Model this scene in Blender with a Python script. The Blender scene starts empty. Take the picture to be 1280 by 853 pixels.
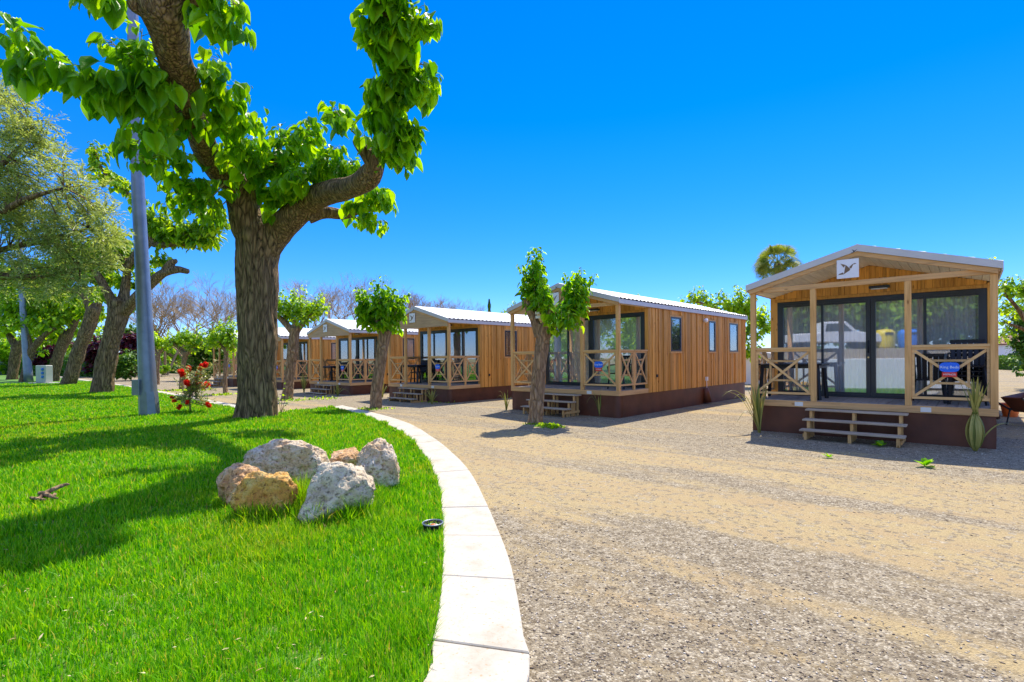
import bpy, bmesh, math, random
import numpy as np
from mathutils import Vector, Matrix, noise
from math import sin, cos, pi, radians

random.seed(7)
rng = np.random.default_rng(11)
SC = bpy.context.scene
COL = SC.collection

# ------------------------------------------------------------------ camera
F, PITCH, ROLL, CX, CY, H = 650.5, radians(0.28), radians(-0.5575), 640.0, 451.4, 1.6
_fw = Vector((0, cos(PITCH), -sin(PITCH)))
_up0 = Vector((0, sin(PITCH), cos(PITCH)))
_r0 = Vector((1, 0, 0))
_R = _r0 * cos(ROLL) + _up0 * sin(ROLL)
_U = _up0 * cos(ROLL) - _r0 * sin(ROLL)
cam = bpy.data.objects.new('camera', bpy.data.cameras.new('camera'))
COL.objects.link(cam)
cam.matrix_world = Matrix(((_R.x, _U.x, -_fw.x, 0), (_R.y, _U.y, -_fw.y, 0), (_R.z, _U.z, -_fw.z, H), (0, 0, 0, 1)))
cam.data.sensor_width = 36
cam.data.lens = 36 * F / 1280
cam.data.shift_y = (CY - 426.5) / 1280
cam.data.clip_start = 0.05
cam.data.clip_end = 3000
SC.camera = cam


def ray(px, py):
    u, v = px - CX, py - CY
    return (_R * (u / F) + _fw - _U * (v / F))


def G(px, py, z=0.0):
    """ground point (at height z) seen at a pixel of the photograph"""
    d = ray(px, py)
    t = (z - H) / d.z
    return Vector((d.x * t, d.y * t, z))


def Q(px, py, y):
    """point at depth y seen at a pixel"""
    d = ray(px, py)
    t = y / d.y
    return Vector((d.x * t, y, H + d.z * t))


# ------------------------------------------------------------------ objects
def tag(o, label=None, cat=None, group=None, kind=None):
    if label: o['label'] = label
    if cat: o['category'] = cat
    if group: o['group'] = group
    if kind: o['kind'] = kind
    return o


def empty(name, loc=(0, 0, 0), rz=0.0):
    o = bpy.data.objects.new(name, None)
    o.empty_display_size = 0.2
    COL.objects.link(o)
    o.location = loc
    o.rotation_euler = (0, 0, rz)
    return o


def copy_tree(o, parent=None):
    c = o.copy()
    COL.objects.link(c)
    c.parent = parent
    for ch in list(o.children):
        copy_tree(ch, c)
    return c


class MB:
    def __init__(s):
        s.v, s.f = [], []

    def add(s, vs, fs):
        n = len(s.v)
        s.v.extend([tuple(p) for p in vs])
        s.f.extend([tuple(i + n for i in f) for f in fs])
        return s

    def box(s, x0, x1, y0, y1, z0, z1):
        return s.add([(x0, y0, z0), (x1, y0, z0), (x1, y1, z0), (x0, y1, z0), (x0, y0, z1), (x1, y0, z1), (x1, y1, z1), (x0, y1, z1)],
                     [(0, 3, 2, 1), (4, 5, 6, 7), (0, 1, 5, 4), (1, 2, 6, 5), (2, 3, 7, 6), (3, 0, 4, 7)])

    def beam(s, a, b, w, h, up=(0, 0, 1)):
        a, b = Vector(a), Vector(b)
        d = (b - a).normalized()
        upv = Vector(up)
        x = d.cross(upv)
        if x.length < 1e-4: x = Vector((1, 0, 0))
        x.normalize()
        y = x.cross(d).normalized()
        vs = []
        for p in (a, b):
            for i, j in ((-1, -1), (1, -1), (1, 1), (-1, 1)):
                vs.append(p + x * (w / 2 * i) + y * (h / 2 * j))
        return s.add(vs, [(0, 3, 2, 1), (4, 5, 6, 7), (0, 1, 5, 4), (1, 2, 6, 5), (2, 3, 7, 6), (3, 0, 4, 7)])

    def prism(s, poly, axis, a, b):
        """extrude a 2D polygon; axis 'y' maps (x,z), axis 'z' maps (x,y), axis 'x' maps (y,z)"""
        n = len(poly)
        def m(p, t):
            if axis == 'y': return (p[0], t, p[1])
            if axis == 'z': return (p[0], p[1], t)
            return (t, p[0], p[1])
        vs = [m(p, a) for p in poly] + [m(p, b) for p in poly]
        fs = [tuple(range(n)), tuple(range(2 * n - 1, n - 1, -1))]
        for i in range(n):
            j = (i + 1) % n
            fs.append((i, i + n, j + n, j))
        return s.add(vs, fs)

    def tube(s, pts, rad, seg=8, amp=0.0, freq=3.0, seed=0.0, cap=True, sub=1):
        pts = [Vector(p) for p in pts]
        if sub > 1:   # catmull-rom
            P = [pts[0] * 2 - pts[1]] + pts + [pts[-1] * 2 - pts[-2]]
            Rr = [rad[0]] + list(rad) + [rad[-1]]
            np_, nr = [], []
            for i in range(1, len(P) - 2):
                for k in range(sub):
                    t = k / sub
                    a, b, c, d = P[i - 1], P[i], P[i + 1], P[i + 2]
                    np_.append(0.5 * ((2 * b) + (c - a) * t + (2 * a - 5 * b + 4 * c - d) * t * t + (3 * b - a - 3 * c + d) * t ** 3))
                    nr.append(Rr[i] * (1 - t) + Rr[i + 1] * t)
            np_.append(pts[-1]); nr.append(rad[-1])
            pts, rad = np_, nr
        n = len(pts)
        x = None
        L = 0.0
        vs = []
        for i in range(n):
            d = (pts[min(i + 1, n - 1)] - pts[max(i - 1, 0)])
            if d.length < 1e-6: d = Vector((0, 0, 1))
            d.normalize()
            if x is None:
                x = d.cross(Vector((0.31, 0.9, 0.1)))
                if x.length < 0.05: x = d.cross(Vector((1, 0, 0)))
            x = (x - d * x.dot(d)).normalized()
            y = d.cross(x)
            if i: L += (pts[i] - pts[i - 1]).length
            for k in range(seg):
                a = 2 * pi * k / seg
                r = rad[i]
                if amp:
                    q = Vector((cos(a) * freq, sin(a) * freq, L * 1.1 + seed))
                    q2 = Vector((cos(a) * freq * 2.3, sin(a) * freq * 2.3, L * 2.6 + seed * 2))
                    q3 = Vector((cos(a) * 1.0, sin(a) * 1.0, L * 1.0 + seed))
                    r += amp * ((1 - abs(noise.noise(q)) * 3.2) * 0.8 + (1 - abs(noise.noise(q2)) * 3.2) * 0.45) + amp * 2.0 * noise.noise(q3)
                vs.append(pts[i] + x * (cos(a) * r) + y * (sin(a) * r))
        fs = []
        for i in range(n - 1):
            for k in range(seg):
                k2 = (k + 1) % seg
                fs.append((i * seg + k, i * seg + k2, (i + 1) * seg + k2, (i + 1) * seg + k))
        if cap:
            fs.append(tuple(range(seg - 1, -1, -1)))
            fs.append(tuple((n - 1) * seg + k for k in range(seg)))
        return s.add(vs, fs)

    def lathe(s, prof, c=(0, 0, 0), seg=24):
        vs, fs = [], []
        for r, z in prof:
            for k in range(seg):
                a = 2 * pi * k / seg
                vs.append((c[0] + cos(a) * r, c[1] + sin(a) * r, c[2] + z))
        for i in range(len(prof) - 1):
            for k in range(seg):
                k2 = (k + 1) % seg
                fs.append((i * seg + k, i * seg + k2, (i + 1) * seg + k2, (i + 1) * seg + k))
        fs.append(tuple(range(seg - 1, -1, -1)))
        fs.append(tuple((len(prof) - 1) * seg + k for k in range(seg)))
        return s.add(vs, fs)

    def blob(s, c, r, sub=2, amp=0.25, fq=1.5, seed=0.0):
        bm = bmesh.new()
        bmesh.ops.create_icosphere(bm, subdivisions=sub, radius=1)
        vs = []
        for v in bm.verts:
            k = 1 + amp * noise.noise(v.co * fq + Vector((seed, seed, seed)))
            vs.append((c[0] + v.co.x * r[0] * k, c[1] + v.co.y * r[1] * k, c[2] + v.co.z * r[2] * k))
        fs = [tuple(v.index for v in f.verts) for f in bm.faces]
        bm.free()
        return s.add(vs, fs)

    def build(s, name, mat, parent=None, smooth=False, bevel=0.0, recalc=True):
        me = bpy.data.meshes.new(name)
        me.from_pydata(s.v, [], s.f)
        if recalc and len(s.f) < 60000:
            bm = bmesh.new(); bm.from_mesh(me)
            bmesh.ops.recalc_face_normals(bm, faces=bm.faces)
            bm.to_mesh(me); bm.free()
        if mat: me.materials.append(mat)
        if smooth:
            me.polygons.foreach_set('use_smooth', [True] * len(me.polygons))
        o = bpy.data.objects.new(name, me)
        COL.objects.link(o)
        if parent: o.parent = parent
        if bevel:
            m = o.modifiers.new('bevel', 'BEVEL'); m.width = bevel; m.segments = 1; m.limit_method = 'ANGLE'
        return o


def remeshed(mb, name, mat, parent, voxel):
    me = bpy.data.meshes.new('tmp'); me.from_pydata(mb.v, [], mb.f)
    bm = bmesh.new(); bm.from_mesh(me); bmesh.ops.recalc_face_normals(bm, faces=bm.faces); bm.to_mesh(me); bm.free()
    o = bpy.data.objects.new(name, me); COL.objects.link(o)
    m = o.modifiers.new('r', 'REMESH'); m.mode = 'VOXEL'; m.voxel_size = voxel; m.use_smooth_shade = True
    dg = bpy.context.evaluated_depsgraph_get(); dg.update()
    me2 = bpy.data.meshes.new_from_object(o.evaluated_get(dg))
    o.modifiers.clear(); o.data = me2; bpy.data.meshes.remove(me)
    me2.name = name
    me2.materials.clear(); me2.materials.append(mat)
    me2.polygons.foreach_set('use_smooth', [True] * len(me2.polygons))
    o.parent = parent
    return o


def np_mesh(name, V, faces_list, mat, parent=None, smooth=False):
    """V (N,3); faces_list = list of int arrays (m,k)"""
    me = bpy.data.meshes.new(name)
    me.vertices.add(len(V)); me.vertices.foreach_set('co', np.ascontiguousarray(V, dtype=np.float32).ravel())
    loops = np.concatenate([f.ravel() for f in faces_list]).astype(np.int32)
    tot = np.concatenate([np.full(len(f), f.shape[1]) for f in faces_list]).astype(np.int32)
    start = np.concatenate([[0], np.cumsum(tot)[:-1]]).astype(np.int32)
    me.loops.add(len(loops)); me.loops.foreach_set('vertex_index', loops)
    me.polygons.add(len(tot)); me.polygons.foreach_set('loop_start', start)
    if smooth: me.polygons.foreach_set('use_smooth', np.ones(len(tot), dtype=bool))
    me.update(calc_edges=True)
    me.materials.append(mat)
    o = bpy.data.objects.new(name, me); COL.objects.link(o)
    if parent: o.parent = parent
    return o


# leaf templates: x along length, y across, z up
def heart_template():
    T = [(0.0, 0.0), (0.1, 0.36), (0.32, 0.47), (0.58, 0.38), (0.82, 0.17), (1.0, 0.0)]
    V, idx = [], {}
    for i, (t, w) in enumerate(T):
        V.append((t, 0, -0.30 * t * t)); idx[(i, 0)] = len(V) - 1
        if w > 0:
            tt = t - (0.14 if i == 1 else 0.0)
            for sgn in (-1, 1):
                V.append((tt, sgn * w, 0.30 * w - 0.30 * t * t + 0.03 * math.sin(i * 2.1 + sgn))); idx[(i, sgn)] = len(V) - 1
    Fs = []
    for sgn in (-1, 1):
        for i in range(len(T) - 1):
            a, b = idx[(i, 0)], idx[(i + 1, 0)]
            c, d = idx.get((i, sgn)), idx.get((i + 1, sgn))
            if c is None: Fs.append((a, b, d))
            elif d is None: Fs.append((a, b, c))
            else: Fs.append((a, b, d, c))
    return np.array(V), Fs


def simple_template():
    V = [(0, 0, 0), (0.3, 0.33, 0.08), (0.3, -0.33, 0.08), (0.65, 0.3, 0.0), (0.65, -0.3, 0.0), (1, 0, -0.15), (0.45, 0, -0.03)]
    Fs = [(0, 6, 1), (0, 2, 6), (1, 6, 3), (2, 4, 6), (6, 5, 3), (6, 4, 5)]
    return np.array(V, float), Fs


def narrow_template(w=0.13):
    V = [(0, 0, 0), (0.45, w, 0.02), (0.45, -w, 0.02), (1, 0, -0.08)]
    return np.array(V, float), [(0, 2, 1), (1, 2, 3)]


HEART, SIMPLE, NARROW = heart_template(), simple_template(), narrow_template()


class Leaves:
    def __init__(s):
        s.p, s.d, s.n, s.s = [], [], [], []

    def add(s, p, d, n, size):
        s.p.append(tuple(p)); s.d.append(tuple(d)); s.n.append(tuple(n)); s.s.append(size)

    def build(s, name, mat, parent, template, smooth=True):
        P, D, N, S = map(np.array, (s.p, s.d, s.n, s.s))
        D = D / (np.linalg.norm(D, axis=1, keepdims=True) + 1e-9)
        N = N - D * (N * D).sum(1, keepdims=True)
        N = N / (np.linalg.norm(N, axis=1, keepdims=True) + 1e-9)
        Yv = np.cross(N, D)
        T, Fs = template
        V = P[:, None, :] + S[:, None, None] * (T[None, :, 0:1] * D[:, None, :] + T[None, :, 1:2] * Yv[:, None, :] + T[None, :, 2:3] * N[:, None, :])
        k = len(T)
        base = (np.arange(len(P)) * k)[:, None]
        fl = []
        for sz in (3, 4):
            ff = [f for f in Fs if len(f) == sz]
            if ff:
                A = np.array(ff)
                fl.append((base[:, :, None] + A[None, :, :]).reshape(-1, sz))
        return np_mesh(name, V.reshape(-1, 3), fl, mat, parent, smooth)


def rv(a=1.0):
    return Vector((random.uniform(-a, a), random.uniform(-a, a), random.uniform(-a, a)))


# ------------------------------------------------------------------ materials
def new_mat(name):
    m = bpy.data.materials.new(name); m.use_nodes = True
    nt = m.node_tree
    b = nt.nodes['Principled BSDF']
    return m, nt, b


def N_(nt, typ, **kw):
    n = nt.nodes.new(typ)
    for k, v in kw.items():
        if k in n.inputs: n.inputs[k].default_value = v
        else: setattr(n, k, v)
    return n


def L_(nt, a, b): nt.links.new(a, b)


def ramp(nt, fac, stops):
    r = nt.nodes.new('ShaderNodeValToRGB')
    el = r.color_ramp.elements
    while len(el) < len(stops): el.new(0.5)
    for e, (p, c) in zip(el, stops):
        e.position = p; e.color = (*c, 1) if len(c) == 3 else c
    L_(nt, fac, r.inputs['Fac'])
    return r.outputs['Color']


def coords(nt, scale=(1, 1, 1), kind='Object', rot=(0, 0, 0)):
    tc = nt.nodes.new('ShaderNodeTexCoord')
    mp = nt.nodes.new('ShaderNodeMapping')
    mp.inputs['Scale'].default_value = scale
    mp.inputs['Rotation'].default_value = rot
    L_(nt, tc.outputs[kind], mp.inputs['Vector'])
    return mp.outputs['Vector']


def noise_n(nt, vec, scale=5, detail=4, rough=0.55, dist=0.0):
    n = nt.nodes.new('ShaderNodeTexNoise')
    n.inputs['Scale'].default_value = scale; n.inputs['Detail'].default_value = detail
    n.inputs['Roughness'].default_value = rough; n.inputs['Distortion'].default_value = dist
    if vec is not None: L_(nt, vec, n.inputs['Vector'])
    return n.outputs['Fac']


def mixc(nt, fac, a, b, typ='MIX'):
    m = nt.nodes.new('ShaderNodeMix'); m.data_type = 'RGBA'; m.blend_type = typ
    for sock, val in ((m.inputs[0], fac), (m.inputs[6], a), (m.inputs[7], b)):
        if isinstance(val, (int, float)): sock.default_value = val
        elif isinstance(val, tuple): sock.default_value = (*val, 1)
        else: L_(nt, val, sock)
    return m.outputs[2]


def bump(nt, b, h, strength=0.4, dist=0.01):
    n = nt.nodes.new('ShaderNodeBump')
    n.inputs['Strength'].default_value = strength; n.inputs['Distance'].default_value = dist
    L_(nt, h, n.inputs['Height']); L_(nt, n.outputs['Normal'], b.inputs['Normal'])
    return n


def mat_simple(name, col, rough=0.6, metal=0.0, var=0.15, scale=6, bmp=0.0, spec=0.5):
    m, nt, b = new_mat(name)
    v = coords(nt)
    f = noise_n(nt, v, scale, 5)
    c0 = tuple(c * (1 - var) for c in col); c1 = tuple(min(1, c * (1 + var)) for c in col)
    L_(nt, ramp(nt, f, [(0.3, c0), (0.7, c1)]), b.inputs['Base Color'])
    b.inputs['Roughness'].default_value = rough; b.inputs['Metallic'].default_value = metal
    b.inputs['Specular IOR Level'].default_value = spec
    if bmp: bump(nt, b, noise_n(nt, v, scale * 6, 6), bmp, 0.005)
    return m


def mat_wood(name, col, dark, axis, rough=0.6, varamt=0.25, knots=True, spec=0.3):
    """axis 0/1/2 = grain direction"""
    m, nt, b = new_mat(name)
    sc = [14, 14, 14]; sc[axis] = 0.9
    v = coords(nt, tuple(sc))
    f = noise_n(nt, v, 1.6, 6, 0.6, 0.4)
    c = ramp(nt, f, [(0.28, dark), (0.5, col), (0.75, tuple(min(1, x * 1.18) for x in col))])
    geo = nt.nodes.new('ShaderNodeNewGeometry')
    r = ramp(nt, geo.outputs['Random Per Island'], [(0, (1 - varamt,) * 3), (0.5, (1, 1, 1)), (1, (1 + varamt * 0.6, 1 + varamt * 0.5, 1 + varamt * 0.3))])
    c = mixc(nt, 1.0, c, r, 'MULTIPLY')
    if knots:
        vo = nt.nodes.new('ShaderNodeTexVoronoi'); vo.inputs['Scale'].default_value = 1.0
        sk = [7, 7, 7]; sk[axis] = 2.6
        L_(nt, coords(nt, tuple(sk)), vo.inputs['Vector'])
        k = ramp(nt, vo.outputs['Distance'], [(0.06, (0.32, 0.2, 0.12)), (0.13, (1, 1, 1))])
        c = mixc(nt, 0.75, c, k, 'MULTIPLY')
    L_(nt, c, b.inputs['Base Color'])
    b.inputs['Roughness'].default_value = rough
    b.inputs['Specular IOR Level'].default_value = spec
    bump(nt, b, f, 0.25, 0.004)
    return m


M = {}
M['clad_v'] = mat_wood('cladding_wood', (0.68, 0.34, 0.075), (0.43, 0.19, 0.034), 2, 0.55, 0.30)
M['post'] = mat_wood('post_wood', (0.66, 0.38, 0.14), (0.48, 0.25, 0.075), 2, 0.65, 0.12)
M['beam_u'] = mat_wood('beam_wood_u', (0.62, 0.36, 0.15), (0.42, 0.24, 0.10), 0, 0.65, 0.12)
M['beam_v'] = mat_wood('beam_wood_v', (0.60, 0.37, 0.17), (0.42, 0.24, 0.10), 1, 0.65, 0.12)
M['rail'] = mat_wood('railing_wood', (0.66, 0.42, 0.18), (0.5, 0.29, 0.11), 0, 0.65, 0.22, False)
M['gablewood'] = mat_wood('gable_wood', (0.50, 0.33, 0.18), (0.36, 0.23, 0.12), 0, 0.6, 0.08, False)
M['deck'] = mat_wood('deck_boards', (0.34, 0.30, 0.26), (0.24, 0.205, 0.175), 1, 0.75, 0.25, False)
M['tread'] = mat_wood('tread_wood', (0.42, 0.34, 0.25), (0.27, 0.195, 0.135), 0, 0.75, 0.2, False)
M['ceil'] = mat_wood('ceiling_boards', (0.86, 0.78, 0.63), (0.78, 0.70, 0.55), 1, 0.6, 0.06, False)
M['skirt'] = mat_simple('brown_vinyl', (0.115, 0.034, 0.013), 0.55, 0, 0.3, 2.5, 0.5)
M['white_trim'] = mat_simple('white_trim', (0.56, 0.55, 0.54), 0.5, 0, 0.05, 2)
M['frame_dark'] = mat_simple('anthracite_frame', (0.022, 0.028, 0.038), 0.35, 0, 0.1)
M['black'] = mat_simple('black_plastic', (0.010, 0.012, 0.018), 0.4, 0, 0.2, 6, 0, 0.35)
M['sign_white'] = mat_simple('white_board', (0.82, 0.82, 0.85), 0.4, 0, 0.03)
M['sign_brown'] = mat_simple('emblem_brown', (0.20, 0.12, 0.06), 0.6, 0, 0.1)
M['sign_blue'] = mat_simple('sign_blue', (0.0, 0.14, 0.80), 0.4, 0, 0.05)
M['sign_red'] = mat_simple('sign_red', (0.70, 0.03, 0.02), 0.4, 0, 0.05)
M['ink_light'] = mat_simple('ink_light', (0.75, 0.88, 0.95), 0.5, 0, 0.02)
M['ink_dark'] = mat_simple('ink_dark', (0.03, 0.03, 0.04), 0.5, 0, 0.02)
M['plate'] = mat_simple('enamel_plate', (0.75, 0.74, 0.66), 0.4, 0, 0.05)
M['steel'] = mat_simple('galvanised_steel', (0.24, 0.27, 0.32), 0.42, 0.6, 0.16, 3.0, 0.1)
M['brass'] = mat_simple('brass', (0.6, 0.45, 0.2), 0.35, 0.9)
M['concrete'] = mat_simple('concrete', (0.42, 0.42, 0.38), 0.8, 0, 0.2, 4, 0.4)
M['render_white'] = mat_simple('white_render', (0.80, 0.80, 0.78), 0.7, 0, 0.05, 1)
M['building'] = mat_simple('brown_building', (0.20, 0.085, 0.05), 0.8, 0, 0.1, 1)
M['orange'] = mat_simple('orange_plastic', (0.70, 0.14, 0.02), 0.5)

M['yellow_bin'] = mat_simple('yellow_bin', (0.8, 0.62, 0.02), 0.4)
M['blue_bin'] = mat_simple('blue_bin', (0.02, 0.2, 0.75), 0.4)
M['car_white'] = mat_simple('car_paint', (0.75, 0.76, 0.78), 0.25, 0, 0.02)
M['carglass'] = mat_simple('car_glass', (0.03, 0.04, 0.05), 0.1)
M['tyre'] = mat_simple('tyre', (0.015, 0.015, 0.015), 0.8)
M['umber_pipe'] = mat_simple('brown_pipe', (0.12, 0.05, 0.03), 0.5)


def mat_roof():
    m, nt, b = new_mat('white_roof_tiles')
    v = coords(nt)
    f = noise_n(nt, v, 1.2, 5)
    L_(nt, ramp(nt, f, [(0.3, (0.66, 0.66, 0.68)), (0.7, (0.80, 0.80, 0.81))]), b.inputs['Base Color'])
    b.inputs['Roughness'].default_value = 0.5
    return m
M['roof'] = mat_roof()


def mat_glass():
    m, nt, b = new_mat('tinted_glass')
    out = nt.nodes['Material Output']
    gl = N_(nt, 'ShaderNodeBsdfGlossy', Roughness=0.015); gl.inputs['Color'].default_value = (0.86, 0.90, 0.95, 1)
    tr = nt.nodes.new('ShaderNodeBsdfTransparent'); tr.inputs['Color'].default_value = (0.95, 0.96, 0.97, 1)
    lw = N_(nt, 'ShaderNodeLayerWeight', Blend=0.35)
    mr = N_(nt, 'ShaderNodeMapRange'); mr.inputs['To Min'].default_value = 0.17; mr.inputs['To Max'].default_value = 0.9
    L_(nt, lw.outputs['Fresnel'], mr.inputs['Value'])
    mx = nt.nodes.new('ShaderNodeMixShader')
    L_(nt, mr.outputs['Result'], mx.inputs[0]); L_(nt, tr.outputs[0], mx.inputs[1]); L_(nt, gl.outputs[0], mx.inputs[2])
    # slight waviness of the panes
    bp = N_(nt, 'ShaderNodeBump', Strength=0.02, Distance=0.02)
    L_(nt, noise_n(nt, coords(nt), 1.3, 2), bp.inputs['Height']); L_(nt, bp.outputs['Normal'], gl.inputs['Normal'])
    L_(nt, mx.outputs[0], out.inputs['Surface'])
    return m
M['glass'] = mat_glass()


def mat_curtain():
    m, nt, b = new_mat('curtain_cloth')
    f = noise_n(nt, coords(nt, (9, 9, 0.3)), 2, 3)
    L_(nt, ramp(nt, f, [(0.3, (0.80, 0.80, 0.77)), (0.7, (0.93, 0.93, 0.90))]), b.inputs['Base Color'])
    b.inputs['Roughness'].default_value = 0.9
    return m
M['curtain'] = mat_curtain()


def mat_bark(name, dark, light, zs=0.35, moss=None, vs=9):
    m, nt, b = new_mat(name)
    v = coords(nt, (1, 1, zs))
    vo = nt.nodes.new('ShaderNodeTexVoronoi'); vo.feature = 'DISTANCE_TO_EDGE'; vo.inputs['Scale'].default_value = vs
    d = nt.nodes.new('ShaderNodeVectorMath'); d.operation = 'ADD'
    nz = nt.nodes.new('ShaderNodeTexNoise'); nz.inputs['Scale'].default_value = 4; L_(nt, v, nz.inputs['Vector'])
    sc = nt.nodes.new('ShaderNodeVectorMath'); sc.operation = 'SCALE'; sc.inputs['Scale'].default_value = 0.35
    L_(nt, nz.outputs['Color'], sc.inputs[0]); L_(nt, v, d.inputs[0]); L_(nt, sc.outputs[0], d.inputs[1])
    L_(nt, d.outputs[0], vo.inputs['Vector'])
    f = noise_n(nt, v, 14, 6, 0.65)
    mul = nt.nodes.new('ShaderNodeMath'); mul.operation = 'MULTIPLY_ADD'; mul.inputs[1].default_value = 1.6
    L_(nt, vo.outputs['Distance'], mul.inputs[0]); L_(nt, f, mul.inputs[2])
    c = ramp(nt, mul.outputs[0], [(0.36, dark), (0.60, tuple(a * 0.6 + b2 * 0.4 for a, b2 in zip(dark, light))), (0.98, light)])
    if moss:
        g = noise_n(nt, coords(nt), 1.1, 3)
        c = mixc(nt, ramp(nt, g, [(0.45, (0, 0, 0)), (0.7, (0.55, 0.55, 0.55))]), c, moss)
    L_(nt, c, b.inputs['Base Color'])
    b.inputs['Roughness'].default_value = 0.85
    b.inputs['Specular IOR Level'].default_value = 0.2
    bump(nt, b, mul.outputs[0], 1.0, 0.06)
    return m
M['bark'] = mat_bark('mulberry_bark', (0.022, 0.012, 0.005), (0.33, 0.22, 0.105), 0.16, None, 11)
M['bark_small'] = mat_bark('young_mulberry_bark', (0.14, 0.085, 0.045), (0.42, 0.28, 0.16), 0.3)
M['bark_limb'] = mat_bark('limb_bark', (0.13, 0.075, 0.030), (0.42, 0.27, 0.13), 0.7)
M['twig'] = mat_simple('bare_twigs', (0.34, 0.24, 0.12), 0.8, 0, 0.2)


def mat_leaf(name, c_dark, c_light, trans=0.45, rough=0.4, spec=0.4, tcol=None, veins=False):
    m, nt, b = new_mat(name)
    out = nt.nodes['Material Output']
    geo = nt.nodes.new('ShaderNodeNewGeometry')
    col = ramp(nt, geo.outputs['Random Per Island'], [(0.0, c_dark), (0.55, tuple((a + b2) / 2 for a, b2 in zip(c_dark, c_light))), (1.0, c_light)])
    b.inputs['Roughness'].default_value = rough
    b.inputs['Specular IOR Level'].default_value = spec
    L_(nt, col, b.inputs['Base Color'])
    tr = nt.nodes.new('ShaderNodeBsdfTranslucent')
    tc = mixc(nt, 1.0, col, tcol or (1.9, 1.6, 0.6), 'MULTIPLY')
    L_(nt, tc, tr.inputs['Color'])
    mx = nt.nodes.new('ShaderNodeMixShader'); mx.inputs[0].default_value = trans
    L_(nt, b.outputs[0], mx.inputs[1]); L_(nt, tr.outputs[0], mx.inputs[2])
    L_(nt, mx.outputs[0], out.inputs['Surface'])
    if veins:
        bump(nt, b, noise_n(nt, coords(nt), 22, 3), 0.5, 0.01)
    return m
M['leaf'] = mat_leaf('mulberry_leaf', (0.05, 0.20, 0.004), (0.23, 0.50, 0.008), 0.55, 0.36, 0.45, (3.2, 2.2, 0.4), True)
M['leaf_far'] = mat_leaf('plane_leaf', (0.08, 0.23, 0.008), (0.32, 0.56, 0.012), 0.52, 0.42, 0.4, (2.5, 1.8, 0.4))
M['leaf_olive'] = mat_leaf('olive_leaf', (0.17, 0.25, 0.05), (0.50, 0.58, 0.22), 0.4, 0.5, 0.3, (1.5, 1.4, 0.6))
M['leaf_purple'] = mat_leaf('plum_leaf', (0.035, 0.006, 0.012), (0.13, 0.02, 0.035), 0.3, 0.4, 0.4, (1.8, 0.8, 0.8))
M['leaf_hedge'] = mat_leaf('hedge_leaf', (0.03, 0.10, 0.01), (0.13, 0.27, 0.02), 0.3, 0.5, 0.3)
M['leaf_palm'] = mat_leaf('palm_leaf', (0.09, 0.16, 0.02), (0.26, 0.30, 0.05), 0.4, 0.6, 0.15)
M['leaf_agave'] = mat_leaf('striped_leaf', (0.10, 0.17, 0.03), (0.55, 0.47, 0.12), 0.2, 0.4, 0.4, (1.3, 1.2, 0.7))
M['redhot'] = mat_leaf('red_flower', (0.8, 0.01, 0.005), (0.95, 0.05, 0.02), 0.35, 0.6, 0.2, (1.1, 1.0, 1.0))
M['leaf_shrub'] = mat_leaf('bottlebrush_leaf', (0.10, 0.18, 0.04), (0.42, 0.42, 0.15), 0.3, 0.4, 0.4)


def mat_grass():
    m, nt, b = new_mat('lawn_blades')
    out = nt.nodes['Material Output']
    geo = nt.nodes.new('ShaderNodeNewGeometry')
    c1 = ramp(nt, geo.outputs['Random Per Island'], [(0.0, (0.05, 0.25, 0.002)), (0.5, (0.15, 0.43, 0.002)), (0.9, (0.32, 0.58, 0.006)), (0.97, (0.50, 0.50, 0.05)), (1.0, (0.45, 0.32, 0.12))])
    c2 = ramp(nt, geo.outputs['Random Per Island'], [(0.0, (0.16, 0.36, 0.004)), (0.5, (0.33, 0.45, 0.006)), (0.8, (0.52, 0.48, 0.02)), (1.0, (0.60, 0.42, 0.12))])
    f = noise_n(nt, coords(nt), 0.55, 3, 0.6)
    c = mixc(nt, ramp(nt, f, [(0.50, (0, 0, 0)), (0.70, (0.7, 0.7, 0.7))]), c1, c2)
    L_(nt, c, b.inputs['Base Color']); b.inputs['Roughness'].default_value = 0.5; b.inputs['Specular IOR Level'].default_value = 0.25
    tr = nt.nodes.new('ShaderNodeBsdfTranslucent')
    L_(nt, mixc(nt, 1.0, c, (1.7, 1.5, 0.5), 'MULTIPLY'), tr.inputs['Color'])
    mx = nt.nodes.new('ShaderNodeMixShader'); mx.inputs[0].default_value = 0.4
    L_(nt, b.outputs[0], mx.inputs[1]); L_(nt, tr.outputs[0], mx.inputs[2]); L_(nt, mx.outputs[0], out.inputs['Surface'])
    return m
M['grass'] = mat_grass()


def mat_soil():
    m, nt, b = new_mat('lawn_soil')
    f = noise_n(nt, coords(nt), 9, 6)
    L_(nt, ramp(nt, f, [(0.3, (0.05, 0.14, 0.008)), (0.55, (0.09, 0.22, 0.012)), (0.75, (0.26, 0.20, 0.08))]), b.inputs['Base Color'])
    b.inputs['Roughness'].default_value = 0.9
    return m
M['soil'] = mat_soil()


ROAD_A = radians(-42)


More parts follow.
